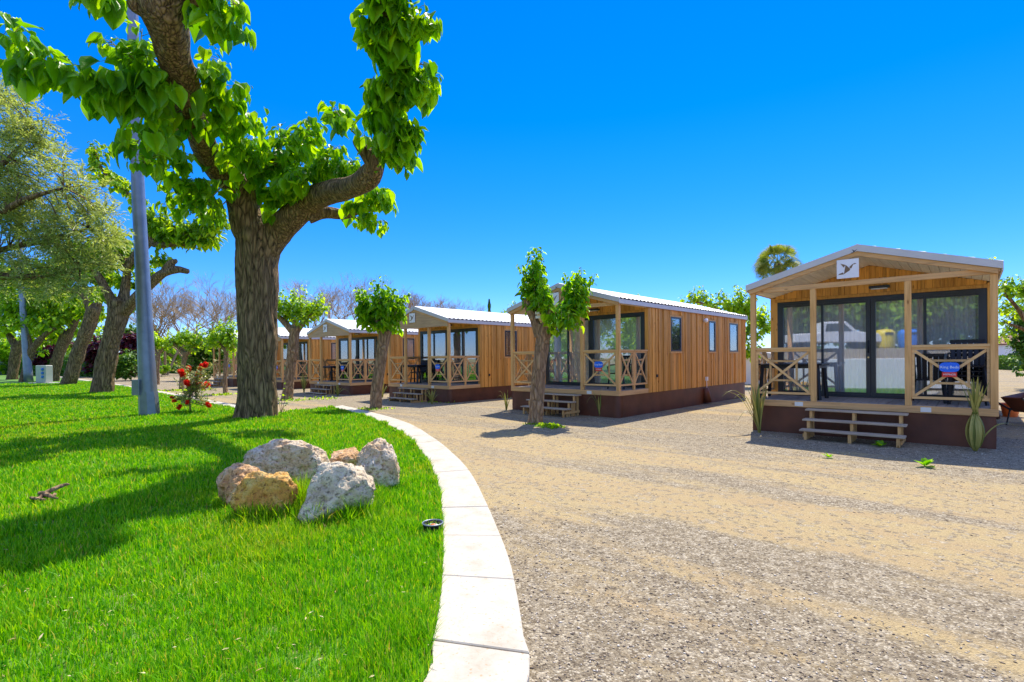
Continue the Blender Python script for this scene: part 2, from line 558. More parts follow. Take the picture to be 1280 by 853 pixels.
def mat_ground():
    m, nt, b = new_mat('gravel_and_dirt')
    tc = nt.nodes.new('ShaderNodeTexCoord')
    rot = nt.nodes.new('ShaderNodeVectorRotate'); rot.rotation_type = 'Z_AXIS'
    rot.inputs['Angle'].default_value = -ROAD_A
    L_(nt, tc.outputs['Object'], rot.inputs['Vector'])
    # streaks left by wheels run along the road
    mp = nt.nodes.new('ShaderNodeMapping'); mp.inputs['Scale'].default_value = (0.16, 1.25, 1)
    L_(nt, rot.outputs[0], mp.inputs['Vector'])
    streak = noise_n(nt, mp.outputs[0], 1.0, 5, 0.62, 0.35)
    patch = noise_n(nt, tc.outputs['Object'], 1.6, 6, 0.7)
    sep = nt.nodes.new('ShaderNodeSeparateXYZ'); L_(nt, rot.outputs[0], sep.inputs[0])
    # across the road: distance of the cabin row is about y=11.7 in this rotated frame
    band = ramp(nt, N_div(nt, sep.outputs['Y'], 14.0), [(0.0, (0.08,) * 3), (0.20, (0.08,) * 3), (0.32, (0.44,) * 3), (0.40, (0.72,) * 3), (0.47, (0.36,) * 3), (0.53, (0.66,) * 3), (0.62, (0.30,) * 3), (0.74, (0.06,) * 3), (0.95, (0.06,) * 3), (1.0, (0.30,) * 3)])
    s = nt.nodes.new('ShaderNodeMath'); s.operation = 'MULTIPLY_ADD'; s.inputs[1].default_value = 2.3
    L_(nt, streak, s.inputs[0]); L_(nt, band, s.inputs[2])
    s2 = nt.nodes.new('ShaderNodeMath'); s2.operation = 'MULTIPLY_ADD'; s2.inputs[1].default_value = 0.55
    L_(nt, patch, s2.inputs[0]); L_(nt, s.outputs[0], s2.inputs[2])
    dirt = ramp(nt, s2.outputs[0], [(1.0 / 2.0, (0, 0, 0)), (1.45 / 2.0, (1, 1, 1))])
    hf = nt.nodes.new('ShaderNodeMath'); hf.operation = 'MULTIPLY'; hf.inputs[1].default_value = 0.5
    L_(nt, s2.outputs[0], hf.inputs[0])
    dirt = ramp(nt, hf.outputs[0], [(0.80, (0, 0, 0)), (0.95, (0.95, 0.95, 0.95))])
    # gravel stones
    vo = nt.nodes.new('ShaderNodeTexVoronoi'); vo.inputs['Scale'].default_value = 78; L_(nt, tc.outputs['Object'], vo.inputs['Vector'])
    sv = nt.nodes.new('ShaderNodeSeparateColor'); L_(nt, vo.outputs['Color'], sv.inputs[0])
    stone = ramp(nt, sv.outputs[0], [(0.0, (0.07, 0.052, 0.033)), (0.25, (0.155, 0.127, 0.085)), (0.5, (0.24, 0.20, 0.13)), (0.8, (0.32, 0.27, 0.18)), (1.0, (0.60, 0.54, 0.41))])
    vo2 = nt.nodes.new('ShaderNodeTexVoronoi'); vo2.inputs['Scale'].default_value = 21; L_(nt, tc.outputs['Object'], vo2.inputs['Vector'])
    sv2 = nt.nodes.new('ShaderNodeSeparateColor'); L_(nt, vo2.outputs['Color'], sv2.inputs[0])
    stone = mixc(nt, 0.35, stone, ramp(nt, sv2.outputs[0], [(0, (0.14, 0.105, 0.07)), (0.6, (0.32, 0.25, 0.16)), (1, (0.50, 0.43, 0.32))]))
    fine = noise_n(nt, tc.outputs['Object'], 55, 6, 0.75)
    sand = ramp(nt, fine, [(0.3, (0.25, 0.185, 0.09)), (0.5, (0.405, 0.31, 0.155)), (0.72, (0.54, 0.435, 0.24))])
    wet = noise_n(nt, mp.outputs[0], 2.3, 5, 0.6, 0.6)
    sand = mixc(nt, ramp(nt, wet, [(0.35, (0.5,) * 3), (0.6, (0, 0, 0))]), sand, (0.36, 0.25, 0.14))
    # stones also lie loose on the dirt
    loose = ramp(nt, sv2.outputs[1], [(0.70, (0, 0, 0)), (0.76, (1, 1, 1))])
    lf = nt.nodes.new('ShaderNodeMath'); lf.operation = 'MULTIPLY'; lf.inputs[1].default_value = 0.75
    L_(nt, loose, lf.inputs[0])
    sand = mixc(nt, lf.outputs[0], sand, stone)
    col = mixc(nt, dirt, stone, sand)
    # dry grassy ground far away
    ln = nt.nodes.new('ShaderNodeVectorMath'); ln.operation = 'LENGTH'; L_(nt, tc.outputs['Object'], ln.inputs[0])
    far = ramp(nt, N_div(nt, ln.outputs['Value'], 200.0), [(0.4, (0, 0, 0)), (0.7, (1, 1, 1))])
    col = mixc(nt, far, col, (0.30, 0.27, 0.13))
    # thin weeds in the stones beyond the lawn kerb
    wd = noise_n(nt, tc.outputs['Object'], 0.9, 5, 0.75)
    wz = ramp(nt, wd, [(0.60, (0, 0, 0)), (0.68, (0.5, 0.5, 0.5))])
    sx = nt.nodes.new('ShaderNodeSeparateXYZ'); L_(nt, tc.outputs['Object'], sx.inputs[0])
    wm = ramp(nt, N_div(nt, sx.outputs['Y'], 40.0), [(0.40, (0, 0, 0)), (0.5, (1, 1, 1))])
    wf = mixc(nt, 1.0, wz, wm, 'MULTIPLY')
    col = mixc(nt, wf, col, (0.22, 0.30, 0.06))
    L_(nt, col, b.inputs['Base Color'])
    b.inputs['Roughness'].default_value = 0.9; b.inputs['Specular IOR Level'].default_value = 0.15
    inv = nt.nodes.new('ShaderNodeMath'); inv.operation = 'SUBTRACT'; inv.inputs[0].default_value = 1.0
    L_(nt, vo.outputs['Distance'], inv.inputs[1])
    add = nt.nodes.new('ShaderNodeMath'); add.operation = 'ADD'; L_(nt, inv.outputs[0], add.inputs[0]); L_(nt, fine, add.inputs[1])
    bump(nt, b, add.outputs[0], 0.8, 0.012)
    return m


def N_div(nt, sock, k):
    d = nt.nodes.new('ShaderNodeMath'); d.operation = 'DIVIDE'; d.inputs[1].default_value = k; d.use_clamp = True
    L_(nt, sock, d.inputs[0])
    return d.outputs[0]


M['ground'] = mat_ground()


def mat_kerb():
    m, nt, b = new_mat('kerb_stone')
    v = coords(nt)
    f = noise_n(nt, v, 3, 6, 0.7)
    c = ramp(nt, f, [(0.3, (0.36, 0.315, 0.235)), (0.5, (0.47, 0.43, 0.35))])
    f2 = noise_n(nt, v, 38, 4, 0.6)
    c = mixc(nt, ramp(nt, f2, [(0.60, (0, 0, 0)), (0.68, (0.7, 0.7, 0.7))]), c, (0.36, 0.22, 0.10))
    f3 = noise_n(nt, v, 9, 6, 0.75)
    c = mixc(nt, ramp(nt, f3, [(0.58, (0, 0, 0)), (0.72, (0.5, 0.5, 0.5))]), c, (0.30, 0.22, 0.13))
    L_(nt, c, b.inputs['Base Color']); b.inputs['Roughness'].default_value = 0.8
    bump(nt, b, noise_n(nt, v, 60, 4), 0.3, 0.004)
    return m
M['kerb'] = mat_kerb()


def mat_rock(name, a, bcol, c3, sc=5):
    m, nt, b = new_mat(name)
    v = coords(nt)
    f = noise_n(nt, v, sc, 8, 0.7, 0.3)
    c = ramp(nt, f, [(0.30, a), (0.48, bcol), (0.66, c3)])
    f2 = noise_n(nt, v, sc * 6, 6, 0.7)
    c = mixc(nt, ramp(nt, f2, [(0.36, (0.9,) * 3), (0.5, (0, 0, 0))]), c, tuple(x * 0.35 for x in a))
    L_(nt, c, b.inputs['Base Color']); b.inputs['Roughness'].default_value = 0.85
    bump(nt, b, f2, 1.0, 0.03)
    return m
M['rock_beige'] = mat_rock('rock_beige', (0.52, 0.30, 0.12), (0.70, 0.53, 0.33), (0.80, 0.72, 0.58))
M['rock_grey'] = mat_rock('rock_grey', (0.38, 0.28, 0.17), (0.68, 0.56, 0.38), (0.84, 0.76, 0.60), 4)
M['rock_orange'] = mat_rock('rock_orange', (0.50, 0.17, 0.03), (0.74, 0.38, 0.07), (0.85, 0.62, 0.25))
M['rock_brown'] = mat_rock('rock_brown', (0.44, 0.19, 0.06), (0.66, 0.38, 0.16), (0.80, 0.60, 0.40))

# ------------------------------------------------------------------ light
SUN_EL = radians(59.5)
SUN_D = Vector((0.425, 0.905, 0)).normalized()
sd = Vector((SUN_D.x * cos(SUN_EL), SUN_D.y * cos(SUN_EL), sin(SUN_EL)))
sun = bpy.data.objects.new('sun', bpy.data.lights.new('sun', 'SUN'))
COL.objects.link(sun)
sun.data.energy = 3.5; sun.data.angle = radians(0.53); sun.data.color = (1.0, 0.92, 0.78)
sun.rotation_euler = sd.to_track_quat('Z', 'Y').to_euler()
sun.location = (10, 20, 30)
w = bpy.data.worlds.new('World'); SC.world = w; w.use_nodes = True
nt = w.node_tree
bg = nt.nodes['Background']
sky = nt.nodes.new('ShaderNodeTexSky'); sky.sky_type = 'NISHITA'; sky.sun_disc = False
sky.sun_elevation = SUN_EL
sky.sun_rotation = math.atan2(SUN_D.x, SUN_D.y)
sky.air_density = 1.0; sky.dust_density = 0.0; sky.ozone_density = 6.0; sky.altitude = 900
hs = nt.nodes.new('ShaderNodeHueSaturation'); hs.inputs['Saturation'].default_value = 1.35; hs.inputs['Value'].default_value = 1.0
L_(nt, sky.outputs[0], hs.inputs['Color']); # sky paled overhead and behind the camera as added fill for shaded fronts
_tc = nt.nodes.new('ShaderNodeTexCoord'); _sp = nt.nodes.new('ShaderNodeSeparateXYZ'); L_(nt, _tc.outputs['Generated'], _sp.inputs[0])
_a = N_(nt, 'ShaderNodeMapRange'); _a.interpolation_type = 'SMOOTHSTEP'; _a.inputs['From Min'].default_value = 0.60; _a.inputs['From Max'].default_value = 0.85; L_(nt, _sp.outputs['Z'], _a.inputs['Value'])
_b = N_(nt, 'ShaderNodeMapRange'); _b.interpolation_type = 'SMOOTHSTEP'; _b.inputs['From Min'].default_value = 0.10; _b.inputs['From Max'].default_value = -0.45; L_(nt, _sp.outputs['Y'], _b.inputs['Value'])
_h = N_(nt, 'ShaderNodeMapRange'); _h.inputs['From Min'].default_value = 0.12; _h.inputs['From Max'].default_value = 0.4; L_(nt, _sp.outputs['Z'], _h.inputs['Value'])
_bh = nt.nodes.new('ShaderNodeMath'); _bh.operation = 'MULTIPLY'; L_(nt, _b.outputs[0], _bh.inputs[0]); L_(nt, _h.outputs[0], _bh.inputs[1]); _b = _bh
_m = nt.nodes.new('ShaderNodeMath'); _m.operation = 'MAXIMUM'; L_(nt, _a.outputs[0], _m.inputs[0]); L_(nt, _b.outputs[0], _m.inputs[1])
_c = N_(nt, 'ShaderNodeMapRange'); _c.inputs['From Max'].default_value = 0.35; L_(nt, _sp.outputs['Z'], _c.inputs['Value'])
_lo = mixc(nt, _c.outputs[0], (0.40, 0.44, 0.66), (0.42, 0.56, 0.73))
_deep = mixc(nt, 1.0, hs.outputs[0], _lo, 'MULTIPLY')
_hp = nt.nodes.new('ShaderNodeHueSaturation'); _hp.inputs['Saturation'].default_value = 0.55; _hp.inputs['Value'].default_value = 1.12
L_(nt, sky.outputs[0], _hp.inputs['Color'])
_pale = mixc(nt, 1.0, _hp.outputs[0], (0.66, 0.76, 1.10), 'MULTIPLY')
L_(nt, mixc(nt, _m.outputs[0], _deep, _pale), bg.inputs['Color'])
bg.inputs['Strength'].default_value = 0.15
SC.view_settings.view_transform = 'Standard'
SC.view_settings.look = 'None'
SC.view_settings.gamma = 1
SC.view_settings.exposure = 1.15
SC.cycles.max_bounces = 6
SC.cycles.diffuse_bounces = 4
SC.cycles.transparent_max_bounces = 12
SC.cycles.use_denoising = True

# ================================================================== setting
def ground_sheet():
    mb = MB()
    R = 1500
    mb.add([(-R, -R, 0), (R, -R, 0), (R, R, 0), (-R, R, 0)], [(0, 1, 2, 3)])
    o = mb.build('ground', M['ground'], recalc=False)
    tag(o, kind='structure')
ground_sheet()

KZ = 0.055     # kerb top


def smooth_line(pts, k=6):
    P = [pts[0] * 2 - pts[1]] + pts + [pts[-1] * 2 - pts[-2]]
    out = []
    for i in range(1, len(P) - 2):
        a, b, c, d = P[i - 1], P[i], P[i + 1], P[i + 2]
        for j in range(k):
            t = j / k
            out.append(0.5 * ((2 * b) + (c - a) * t + (2 * a - 5 * b + 4 * c - d) * t * t + (3 * b - a - 3 * c + d) * t ** 3))
    out.append(pts[-1])
    return out


inner_px = [(527, 853), (538, 810), (549, 755), (553, 700), (553, 650), (548, 610), (536, 580), (517, 556), (487, 534), (452, 520), (411, 509.5)]
outer_px = [(658, 853), (655, 800), (648, 752), (637, 700), (620, 655), (605, 622), (588, 590), (566, 566), (540, 546), (500, 525), (428, 506.5)]
inner = [G(*p, KZ) for p in inner_px]
outer = [G(*p, KZ) for p in outer_px]
# the kerb goes on behind the camera
inner = [inner[0] + Vector((-1.5, -2.6, 0)), inner[0] + Vector((-0.45, -1.2, 0))] + inner
outer = [outer[0] + Vector((-1.7, -2.9, 0)), outer[0] + Vector((-0.45, -1.3, 0))] + outer
inner_s, outer_s = smooth_line(inner, 5), smooth_line(outer, 5)

lk_px = [(-60, 459.5), (0, 463.5), (60, 470), (110, 476.5), (160, 484), (200, 491.5), (245, 500.5), (292, 510), (330, 518)]
lk_in = [G(*p, KZ) for p in lk_px]


def offset(line, d):
    out = []
    for i, p in enumerate(line):
        t = (line[min(i + 1, len(line) - 1)] - line[max(i - 1, 0)]).normalized()
        out.append(p + Vector((-t.y, t.x, 0)) * d)
    return out


def kerb(a, b, name, joint=0.9):
    """slabs between two lines with open joints"""
    mb = MB()
    # resample
    def resamp(line, n):
        L = [0]
        for i in range(1, len(line)): L.append(L[-1] + (line[i] - line[i - 1]).length)
        out = []
        for k in range(n + 1):
            s = L[-1] * k / n
            i = max(j for j in range(len(L)) if L[j] <= s + 1e-9)
            i = min(i, len(line) - 2)
            t = (s - L[i]) / max(1e-6, L[i + 1] - L[i])
            out.append(line[i].lerp(line[i + 1], t))
        return out
    ln = sum((a[i + 1] - a[i]).length for i in range(len(a) - 1))
    slabs = max(2, int(ln / joint))
    sub = 5
    A, B = resamp(a, slabs * sub), resamp(b, slabs * sub)
    gap = 0.005
    for s in range(slabs):
        i0, i1 = s * sub, (s + 1) * sub
        pa, pb = A[i0:i1 + 1], B[i0:i1 + 1]
        pa = [p.copy() for p in pa]; pb = [p.copy() for p in pb]
        for pp in (pa, pb):
            pp[0] = pp[0] + (pp[1] - pp[0]).normalized() * gap
            pp[-1] = pp[-1] + (pp[-2] - pp[-1]).normalized() * gap
        dz = random.uniform(-0.004, 0.004)
        n = len(pa)
        vs = [(p.x, p.y, KZ + dz) for p in pa] + [(p.x, p.y, KZ + dz) for p in pb] + [(p.x, p.y, -0.05) for p in pa] + [(p.x, p.y, -0.05) for p in pb]
        fs = []
        for i in range(n - 1):
            fs.append((i, i + 1, n + i + 1, n + i))
            fs.append((i, 2 * n + i, 2 * n + i + 1, i + 1))
            fs.append((n + i, n + i + 1, 3 * n + i + 1, 3 * n + i))
        fs.append((0, n, 3 * n, 2 * n)); fs.append((n - 1, 3 * n - 1, 4 * n - 1, 2 * n - 1))
        mb.add(vs, fs)
    o = mb.build(name, M['kerb'], bevel=0.006)
    tag(o, kind='structure')


kerb(inner_s, outer_s, 'kerb', 0.85)
lks = smooth_line(lk_in, 4)
lk_out = offset(lks, 0.42)
kerb(lks, lk_out, 'kerb', 1.2)

# lawn outline
lawn = [Vector((p.x, p.y)) for p in inner_s]
gap_px = [(396, 511.5), (370, 514.5), (345, 517.5)]
lawn += [Vector(G(*p, 0.03).xy) for p in gap_px]
lawn += [Vector((p.x, p.y)) for p in reversed(lks)]
lawn += [Vector((-140, 75)), Vector((-90, -8)), Vector((-6, -5))]
LP = np.array([[p.x, p.y] for p in lawn])


def inside(P, poly):
    x, y = P[:, 0], P[:, 1]
    c = np.zeros(len(P), bool)
    j = len(poly) - 1
    for i in range(len(poly)):
        xi, yi, xj, yj = poly[i][0], poly[i][1], poly[j][0], poly[j][1]
        cond = ((yi > y) != (yj > y))
        with np.errstate(divide='ignore', invalid='ignore'):
            xx = (xj - xi) * (y - yi) / (yj - yi) + xi
        c ^= cond & (x < xx)
        j = i
    return c


def lawn_soil():
    bm = bmesh.new()
    f = bm.faces.new([bm.verts.new((p.x, p.y, 0.03)) for p in lawn])
    bmesh.ops.triangulate(bm, faces=[f])
    bmesh.ops.recalc_face_normals(bm, faces=bm.faces)
    me = bpy.data.meshes.new('lawn'); bm.to_mesh(me); bm.free()
    if me.polygons[0].normal.z < 0: me.flip_normals()
    me.materials.append(M['soil'])
    o = bpy.data.objects.new('lawn', me); COL.objects.link(o); tag(o, kind='structure')
lawn_soil()


def vnoise(x, y, seed=0):
    """cheap smooth value noise, vectorised"""
    r = np.random.default_rng(seed).random((64, 64))
    xi, yi = np.floor(x).astype(int), np.floor(y).astype(int)
    fx, fy = x - xi, y - yi
    fx, fy = fx * fx * (3 - 2 * fx), fy * fy * (3 - 2 * fy)
    g = lambda a, b: r[a % 64, b % 64]
    return (g(xi, yi) * (1 - fx) + g(xi + 1, yi) * fx) * (1 - fy) + (g(xi, yi + 1) * (1 - fx) + g(xi + 1, yi + 1) * fx) * fy


ROCKS = ((364, 606, 104), (302, 632, 60), (338, 648, 84), (422, 650, 96), (438, 594, 50), (474, 614, 62))


def grass():
    # polar sampling about the nearest corner of the lawn, denser where it is near
    n_try = 700000
    u = rng.random(n_try)
    r0, r1, e = 2.0, 55.0, 0.35
    r = (r0 ** e + u * (r1 ** e - r0 ** e)) ** (1 / e)
    th = rng.uniform(radians(-62), radians(12), n_try)
    P = np.stack([r * np.sin(th), r * np.cos(th)], 1)
    P = P[inside(P, LP)]
    # a fringe of longer blades leaning over the kerb
    fr = []
    for i in range(len(inner_s) - 1):
        a, b = inner_s[i], inner_s[i + 1]
        k = int((b - a).length * 300)
        t = rng.random(k)[:, None]
        q = np.array([a.x, a.y]) * (1 - t) + np.array([b.x, b.y]) * t
        q[:, 0] -= rng.random(k) * 0.03
        fr.append(q)
    fr = np.concatenate(fr)
    # uncut tufts hugging the rocks
    tf = []
    for (px, py, w_px) in ROCKS:
        b = G(px, py, 0.03); rx = w_px / 2 / F * b.y
        k = int(3800 * rx)
        a = rng.uniform(0, 2 * pi, k); rr = rx * rng.uniform(0.55, 1.12, k)
        tf.append(np.stack([b.x + np.cos(a) * rr, b.y + np.sin(a) * rr * 0.72], 1))
    tf = np.concatenate(tf)
    edge = np.concatenate([np.zeros(len(P)), np.ones(len(fr)), np.full(len(tf), 2.2)])
    P = np.concatenate([P, fr, tf])
    n = len(P)
    r = np.hypot(P[:, 0], P[:, 1])
    cl = vnoise(P[:, 0] * 1.7 + 50, P[:, 1] * 1.7 + 50, 1)
    cl2 = vnoise(P[:, 0] * 7 + 90, P[:, 1] * 7 + 90, 2)
    thin = vnoise(P[:, 0] * 0.8 + 20, P[:, 1] * 0.8 + 20, 3)
    h = 0.035 + 0.065 * cl * (0.4 + 1.0 * cl2) + 0.035 * rng.random(n) ** 2
    h *= 1 + 0.25 * edge
    # longer uncut grass around the rocks
    for cx, cy, rad in ((-2.05, 5.35, 1.15), (-1.5, 5.6, 0.9), (-2.6, 5.6, 0.8)):
        dd = np.hypot(P[:, 0] - cx, P[:, 1] - cy)
        h *= 1 + 0.75 * np.clip(1 - dd / rad, 0, 1)
    keep = rng.random(n) < np.clip(0.55 + cl2 * 0.6 - (thin > 0.66) * (cl2 < 0.4) * 0.25 * (r < 6), 0, 1)
    P, h, r, cl = P[keep], h[keep], r[keep], cl[keep]
    n = len(P)
    wd = 0.0027 * (r / 3.0) ** 0.85 * (0.7 + 0.7 * rng.random(n))
    az = rng.uniform(0, 2 * pi, n)
    lean_az = az + rng.normal(0, 0.5, n)
    lean = h * np.abs(rng.normal(0.28, 0.30, n)).clip(0, 1.2)
    wx, wy = np.cos(az + pi / 2) * wd, np.sin(az + pi / 2) * wd
    lx, ly = np.cos(lean_az) * lean, np.sin(lean_az) * lean
    z0 = 0.028
    V = np.empty((n, 5, 3))
    V[:, 0] = np.stack([P[:, 0] - wx, P[:, 1] - wy, np.full(n, z0)], 1)
    V[:, 1] = np.stack([P[:, 0] + wx, P[:, 1] + wy, np.full(n, z0)], 1)
    V[:, 2] = np.stack([P[:, 0] + wx * .8 + lx * .35, P[:, 1] + wy * .8 + ly * .35, z0 + h * .6], 1)
    V[:, 3] = np.stack([P[:, 0] - wx * .8 + lx * .35, P[:, 1] - wy * .8 + ly * .35, z0 + h * .6], 1)
    V[:, 4] = np.stack([P[:, 0] + lx, P[:, 1] + ly, z0 + h], 1)
    b = (np.arange(n) * 5)[:, None]
    q = b + np.array([[0, 1, 2, 3]]); t = b + np.array([[3, 2, 4]])
    o = np_mesh('grass', V.reshape(-1, 3), [t, q], M['grass'])
    tag(o, kind='stuff', label='bright green lawn grass inside the curved white kerb', cat='grass')
grass()


def pebbles():
    # low stones scattered in the near gravel
    base = np.array([(1, 0, 0), (-1, 0, 0), (0, 1, 0), (0, -1, 0), (0, 0, 1), (0, 0, -1)], float)
    F3 = np.array([(0, 2, 4), (2, 1, 4), (1, 3, 4), (3, 0, 4), (2, 0, 5), (1, 2, 5), (3, 1, 5), (0, 3, 5)])
    n = 60000
    u = rng.random(n)
    e = 0.5
    r = (2.0 ** e + u * (16 ** e - 2.0 ** e)) ** (1 / e)
    th = rng.uniform(radians(-25), radians(52), n)
    P = np.stack([r * np.sin(th), r * np.cos(th)], 1)
    ker = np.array([[p.x, p.y] for p in inner_s] + [[p.x, p.y] for p in reversed(outer_s)])
    P = P[~inside(P, LP) & ~inside(P, ker)]
    yr = P[:, 0] * math.sin(-ROAD_A) + P[:, 1] * math.cos(ROAD_A)
    pr = np.interp(yr, [0, 3.1, 4.6, 7.2, 9.5, 14], [1, 1, 0.10, 0.16, 0.85, 0.9])
    pr *= 0.35 + 0.9 * vnoise(P[:, 0] * 0.9 + 30 + P[:, 1] * 0.5, P[:, 1] * 1.2 + 30 + P[:, 0], 5)
    P = P[rng.random(len(P)) < pr]
    n = len(P)
    s = 0.0028 + 0.0065 * rng.random(n) ** 2.6 * (1 + 0.05 * np.hypot(P[:, 0], P[:, 1]))
    a = rng.uniform(0, 2 * pi, n)
    sc = np.stack([s * rng.uniform(0.8, 1.6, n), s * rng.uniform(0.6, 1.1, n), s * rng.uniform(0.35, 0.8, n)], 1)
    Vb = base[None] * sc[:, None, :] * rng.uniform(0.75, 1.2, (n, 6, 1))
    ca, sa = np.cos(a)[:, None], np.sin(a)[:, None]
    V = np.stack([Vb[:, :, 0] * ca - Vb[:, :, 1] * sa + P[:, 0:1], Vb[:, :, 0] * sa + Vb[:, :, 1] * ca + P[:, 1:2], Vb[:, :, 2] + (s * 0.25)[:, None]], 2)
    b = (np.arange(n) * 6)[:, None, None]
    m, nt, bb = new_mat('loose_stones')
    geo = nt.nodes.new('ShaderNodeNewGeometry')
    L_(nt, ramp(nt, geo.outputs['Random Per Island'], [(0, (0.10, 0.07, 0.05)), (0.3, (0.28, 0.21, 0.14)), (0.7, (0.44, 0.35, 0.24)), (1, (0.74, 0.67, 0.55))]), bb.inputs['Base Color'])
    bb.inputs['Roughness'].default_value = 0.8
    o = np_mesh('gravel', V.reshape(-1, 3), [(b + F3[None]).reshape(-1, 3)], m)
    tag(o, kind='stuff', label='loose pale and dark gravel stones on the dirt road', cat='gravel')
pebbles()


def straw():
    rnd = random.Random(12)
    lv = Leaves()
    n = 0
    while n < 420:
        px, py = rnd.uniform(-60, 545), 600 + 300 * rnd.random()
        b = G(px, py, 0.06)
        if noise.noise(Vector((b.x * 0.9, b.y * 0.9, 3.3))) < rnd.uniform(-0.35, 0.35): continue
        if not inside(np.array([[b.x, b.y]]), LP)[0]: continue
        n += 1
        lv.add(b + Vector((0, 0, rnd.uniform(-.02, .02))), (rnd.uniform(-1, 1), rnd.uniform(-1, 1), rnd.uniform(-.2, .3)), (rnd.uniform(-.4, .4), rnd.uniform(-.4, .4), 1), rnd.uniform(0.012, 0.045))
    o = lv.build('straw', mat_leaf('dry_straw', (0.42, 0.26, 0.10), (0.80, 0.66, 0.40), 0.2, 0.7, 0.1, (1, 1, 1)), None, NARROW)
    tag(o, 'dry straw bits and fallen scraps scattered in the near lawn', 'straw', kind='stuff')
straw()

# ================================================================== cabins
W, D, L, ZD, ZE, ZR, OV, FO = 3.91, 1.55, 9.2, 0.635, 3.046, 3.625, 0.066, 0.083
SL = (ZR - ZE) / (W / 2 + OV)
POSTS = (0.05, 1.19, 2.71, 3.86)


def zroof(u): return ZR - SL * abs(u - W / 2)


def cladding(root, side):
    """vertical boards with shadow gaps on the long wall, split round the windows"""
    mb = MB()
    rnd = random.Random(3 if side else 5)
    y = D + 0.09
    zb, zt = ZD - 0.13, zroof(0) - 0.10
    while y < L - 0.06:
        w_ = rnd.choice((0.048, 0.07, 0.095, 0.12))
        y2 = min(y + w_, L - 0.05)
        p = rnd.choice((0.006, 0.022, 0.040))
        spans = [(zb, zt)]
        if side:
            for (a, b, z0, z1) in WINS:
                if y2 > a - 0.05 and y < b + 0.05:
                    spans = [(zb, z0 - 0.06), (z1 + 0.06, zt)]
        for s0, s1 in spans:
            if side: mb.box(W - 0.03, W - 0.03 + p, y, y2 - 0.009, s0, s1)
            else: mb.box(0.03 - p, 0.03, y, y2 - 0.009, s0, s1)
        y = y2
    # corner boards
    for yy in (D, L - 0.05):
        if side: mb.box(W - 0.06, W + 0.006, yy, yy + 0.085 if yy == D else L, zb, zt)
        else: mb.box(-0.006, 0.06, yy, yy + 0.085 if yy == D else L, zb, zt)
    mb.build('cladding', M['clad_v'], root)


WINS = [(2.92, 3.62, 1.68, 2.73), (5.72, 6.27, 1.68, 2.73), (7.55, 8.38, 1.68, 2.73)]


def rail_panel(a, b, name, root, mat='rail'):
    """a,b: (u,v) ends; X panel with inner rectangle"""
    mb = MB()
    a, b = Vector((a[0], a[1], 0)), Vector((b[0], b[1], 0))
    zt, zb = 1.70, 0.775
    d = (b - a).normalized()
    up = (0, 0, 1)
    def P(t, z, off=0.0):
        q = a.lerp(b, t); q.z = z
        return q + Vector((-d.y, d.x, 0)) * off
    mb.beam(P(0, zt), P(1, zt), 0.085, 0.045)
    mb.beam(P(0, zt - 0.045), P(1, zt - 0.045), 0.03, 0.045)
    mb.beam(P(0, zb), P(1, zb), 0.05, 0.045)
    ln = (b - a).length
    mb.beam(P(0.02 / ln, zb + 0.0226), P(0.02 / ln, zt - 0.0676), 0.045, 0.04, up=d)
    mb.beam(P(1 - 0.02 / ln, zb + 0.0226), P(1 - 0.02 / ln, zt - 0.0676), 0.045, 0.04, up=d)
    mb.beam(P(0.04 / ln, zb + 0.03, 0.012), P(1 - 0.04 / ln, zt - 0.08, 0.012), 0.022, 0.045)
    mb.beam(P(0.04 / ln, zt - 0.08, -0.012), P(1 - 0.04 / ln, zb + 0.03, -0.012), 0.022, 0.045)
    for z in (1.04, 1.44):
        mb.beam(P(0.24, z, 0.0345), P(0.76, z, 0.0345), 0.022, 0.04)
    for t in (0.26, 0.74):
        mb.beam(P(t, 1.0, 0.0567), P(t, 1.48, 0.0567), 0.022, 0.04, up=d)
    return mb.build(name, M[mat], root)


BIRD = [[(0.17, 0.80), (0.40, 0.71), (0.33, 0.57)],
        [(0.41, 0.71), (0.62, 0.48), (0.60, 0.40), (0.33, 0.22), (0.38, 0.52)],
        [(0.29, 0.32), (0.33, 0.22), (0.07, 0.20), (0.12, 0.26)],
        [(0.57, 0.57), (0.71, 0.70), (0.76, 0.70), (0.66, 0.48)],
        [(0.72, 0.71), (0.83, 0.76), (0.90, 0.72), (0.78, 0.69)]]


def steps(root):
    """three open treads before the middle bay"""
    st = empty('steps'); st.parent = root
    mb = [(-0.03, -0.29, 0.495), (-0.27, -0.53, 0.32), (-0.51, -0.78, 0.145)]
    u0, u1 = 1.10, 2.72
    for k, (va, vb, z) in enumerate(mb):
        e = 0.0
        MB().box(u0 - e, u1 + e, vb, va, z - 0.032, z).build('tread', M['tread'], st, bevel=0.004)
        for u in (u0 + 0.10, (u0 + u1) / 2, u1 - 0.10):
            MB().box(u - 0.025, u + 0.025, vb + 0.03, vb + 0.075, -0.12, z - 0.0325).build('support', M['post'], st)
            MB().box(u - 0.028, u + 0.022, va - 0.075, va - 0.03, -0.12, z - 0.0325).build('support', M['post'], st)
    for u in (u0 + 0.058, u1 - 0.058):
        MB().box(u - 0.014, u + 0.014, -0.70, -0.06, 0.0, 0.06).build('stringer', M['post'], st)


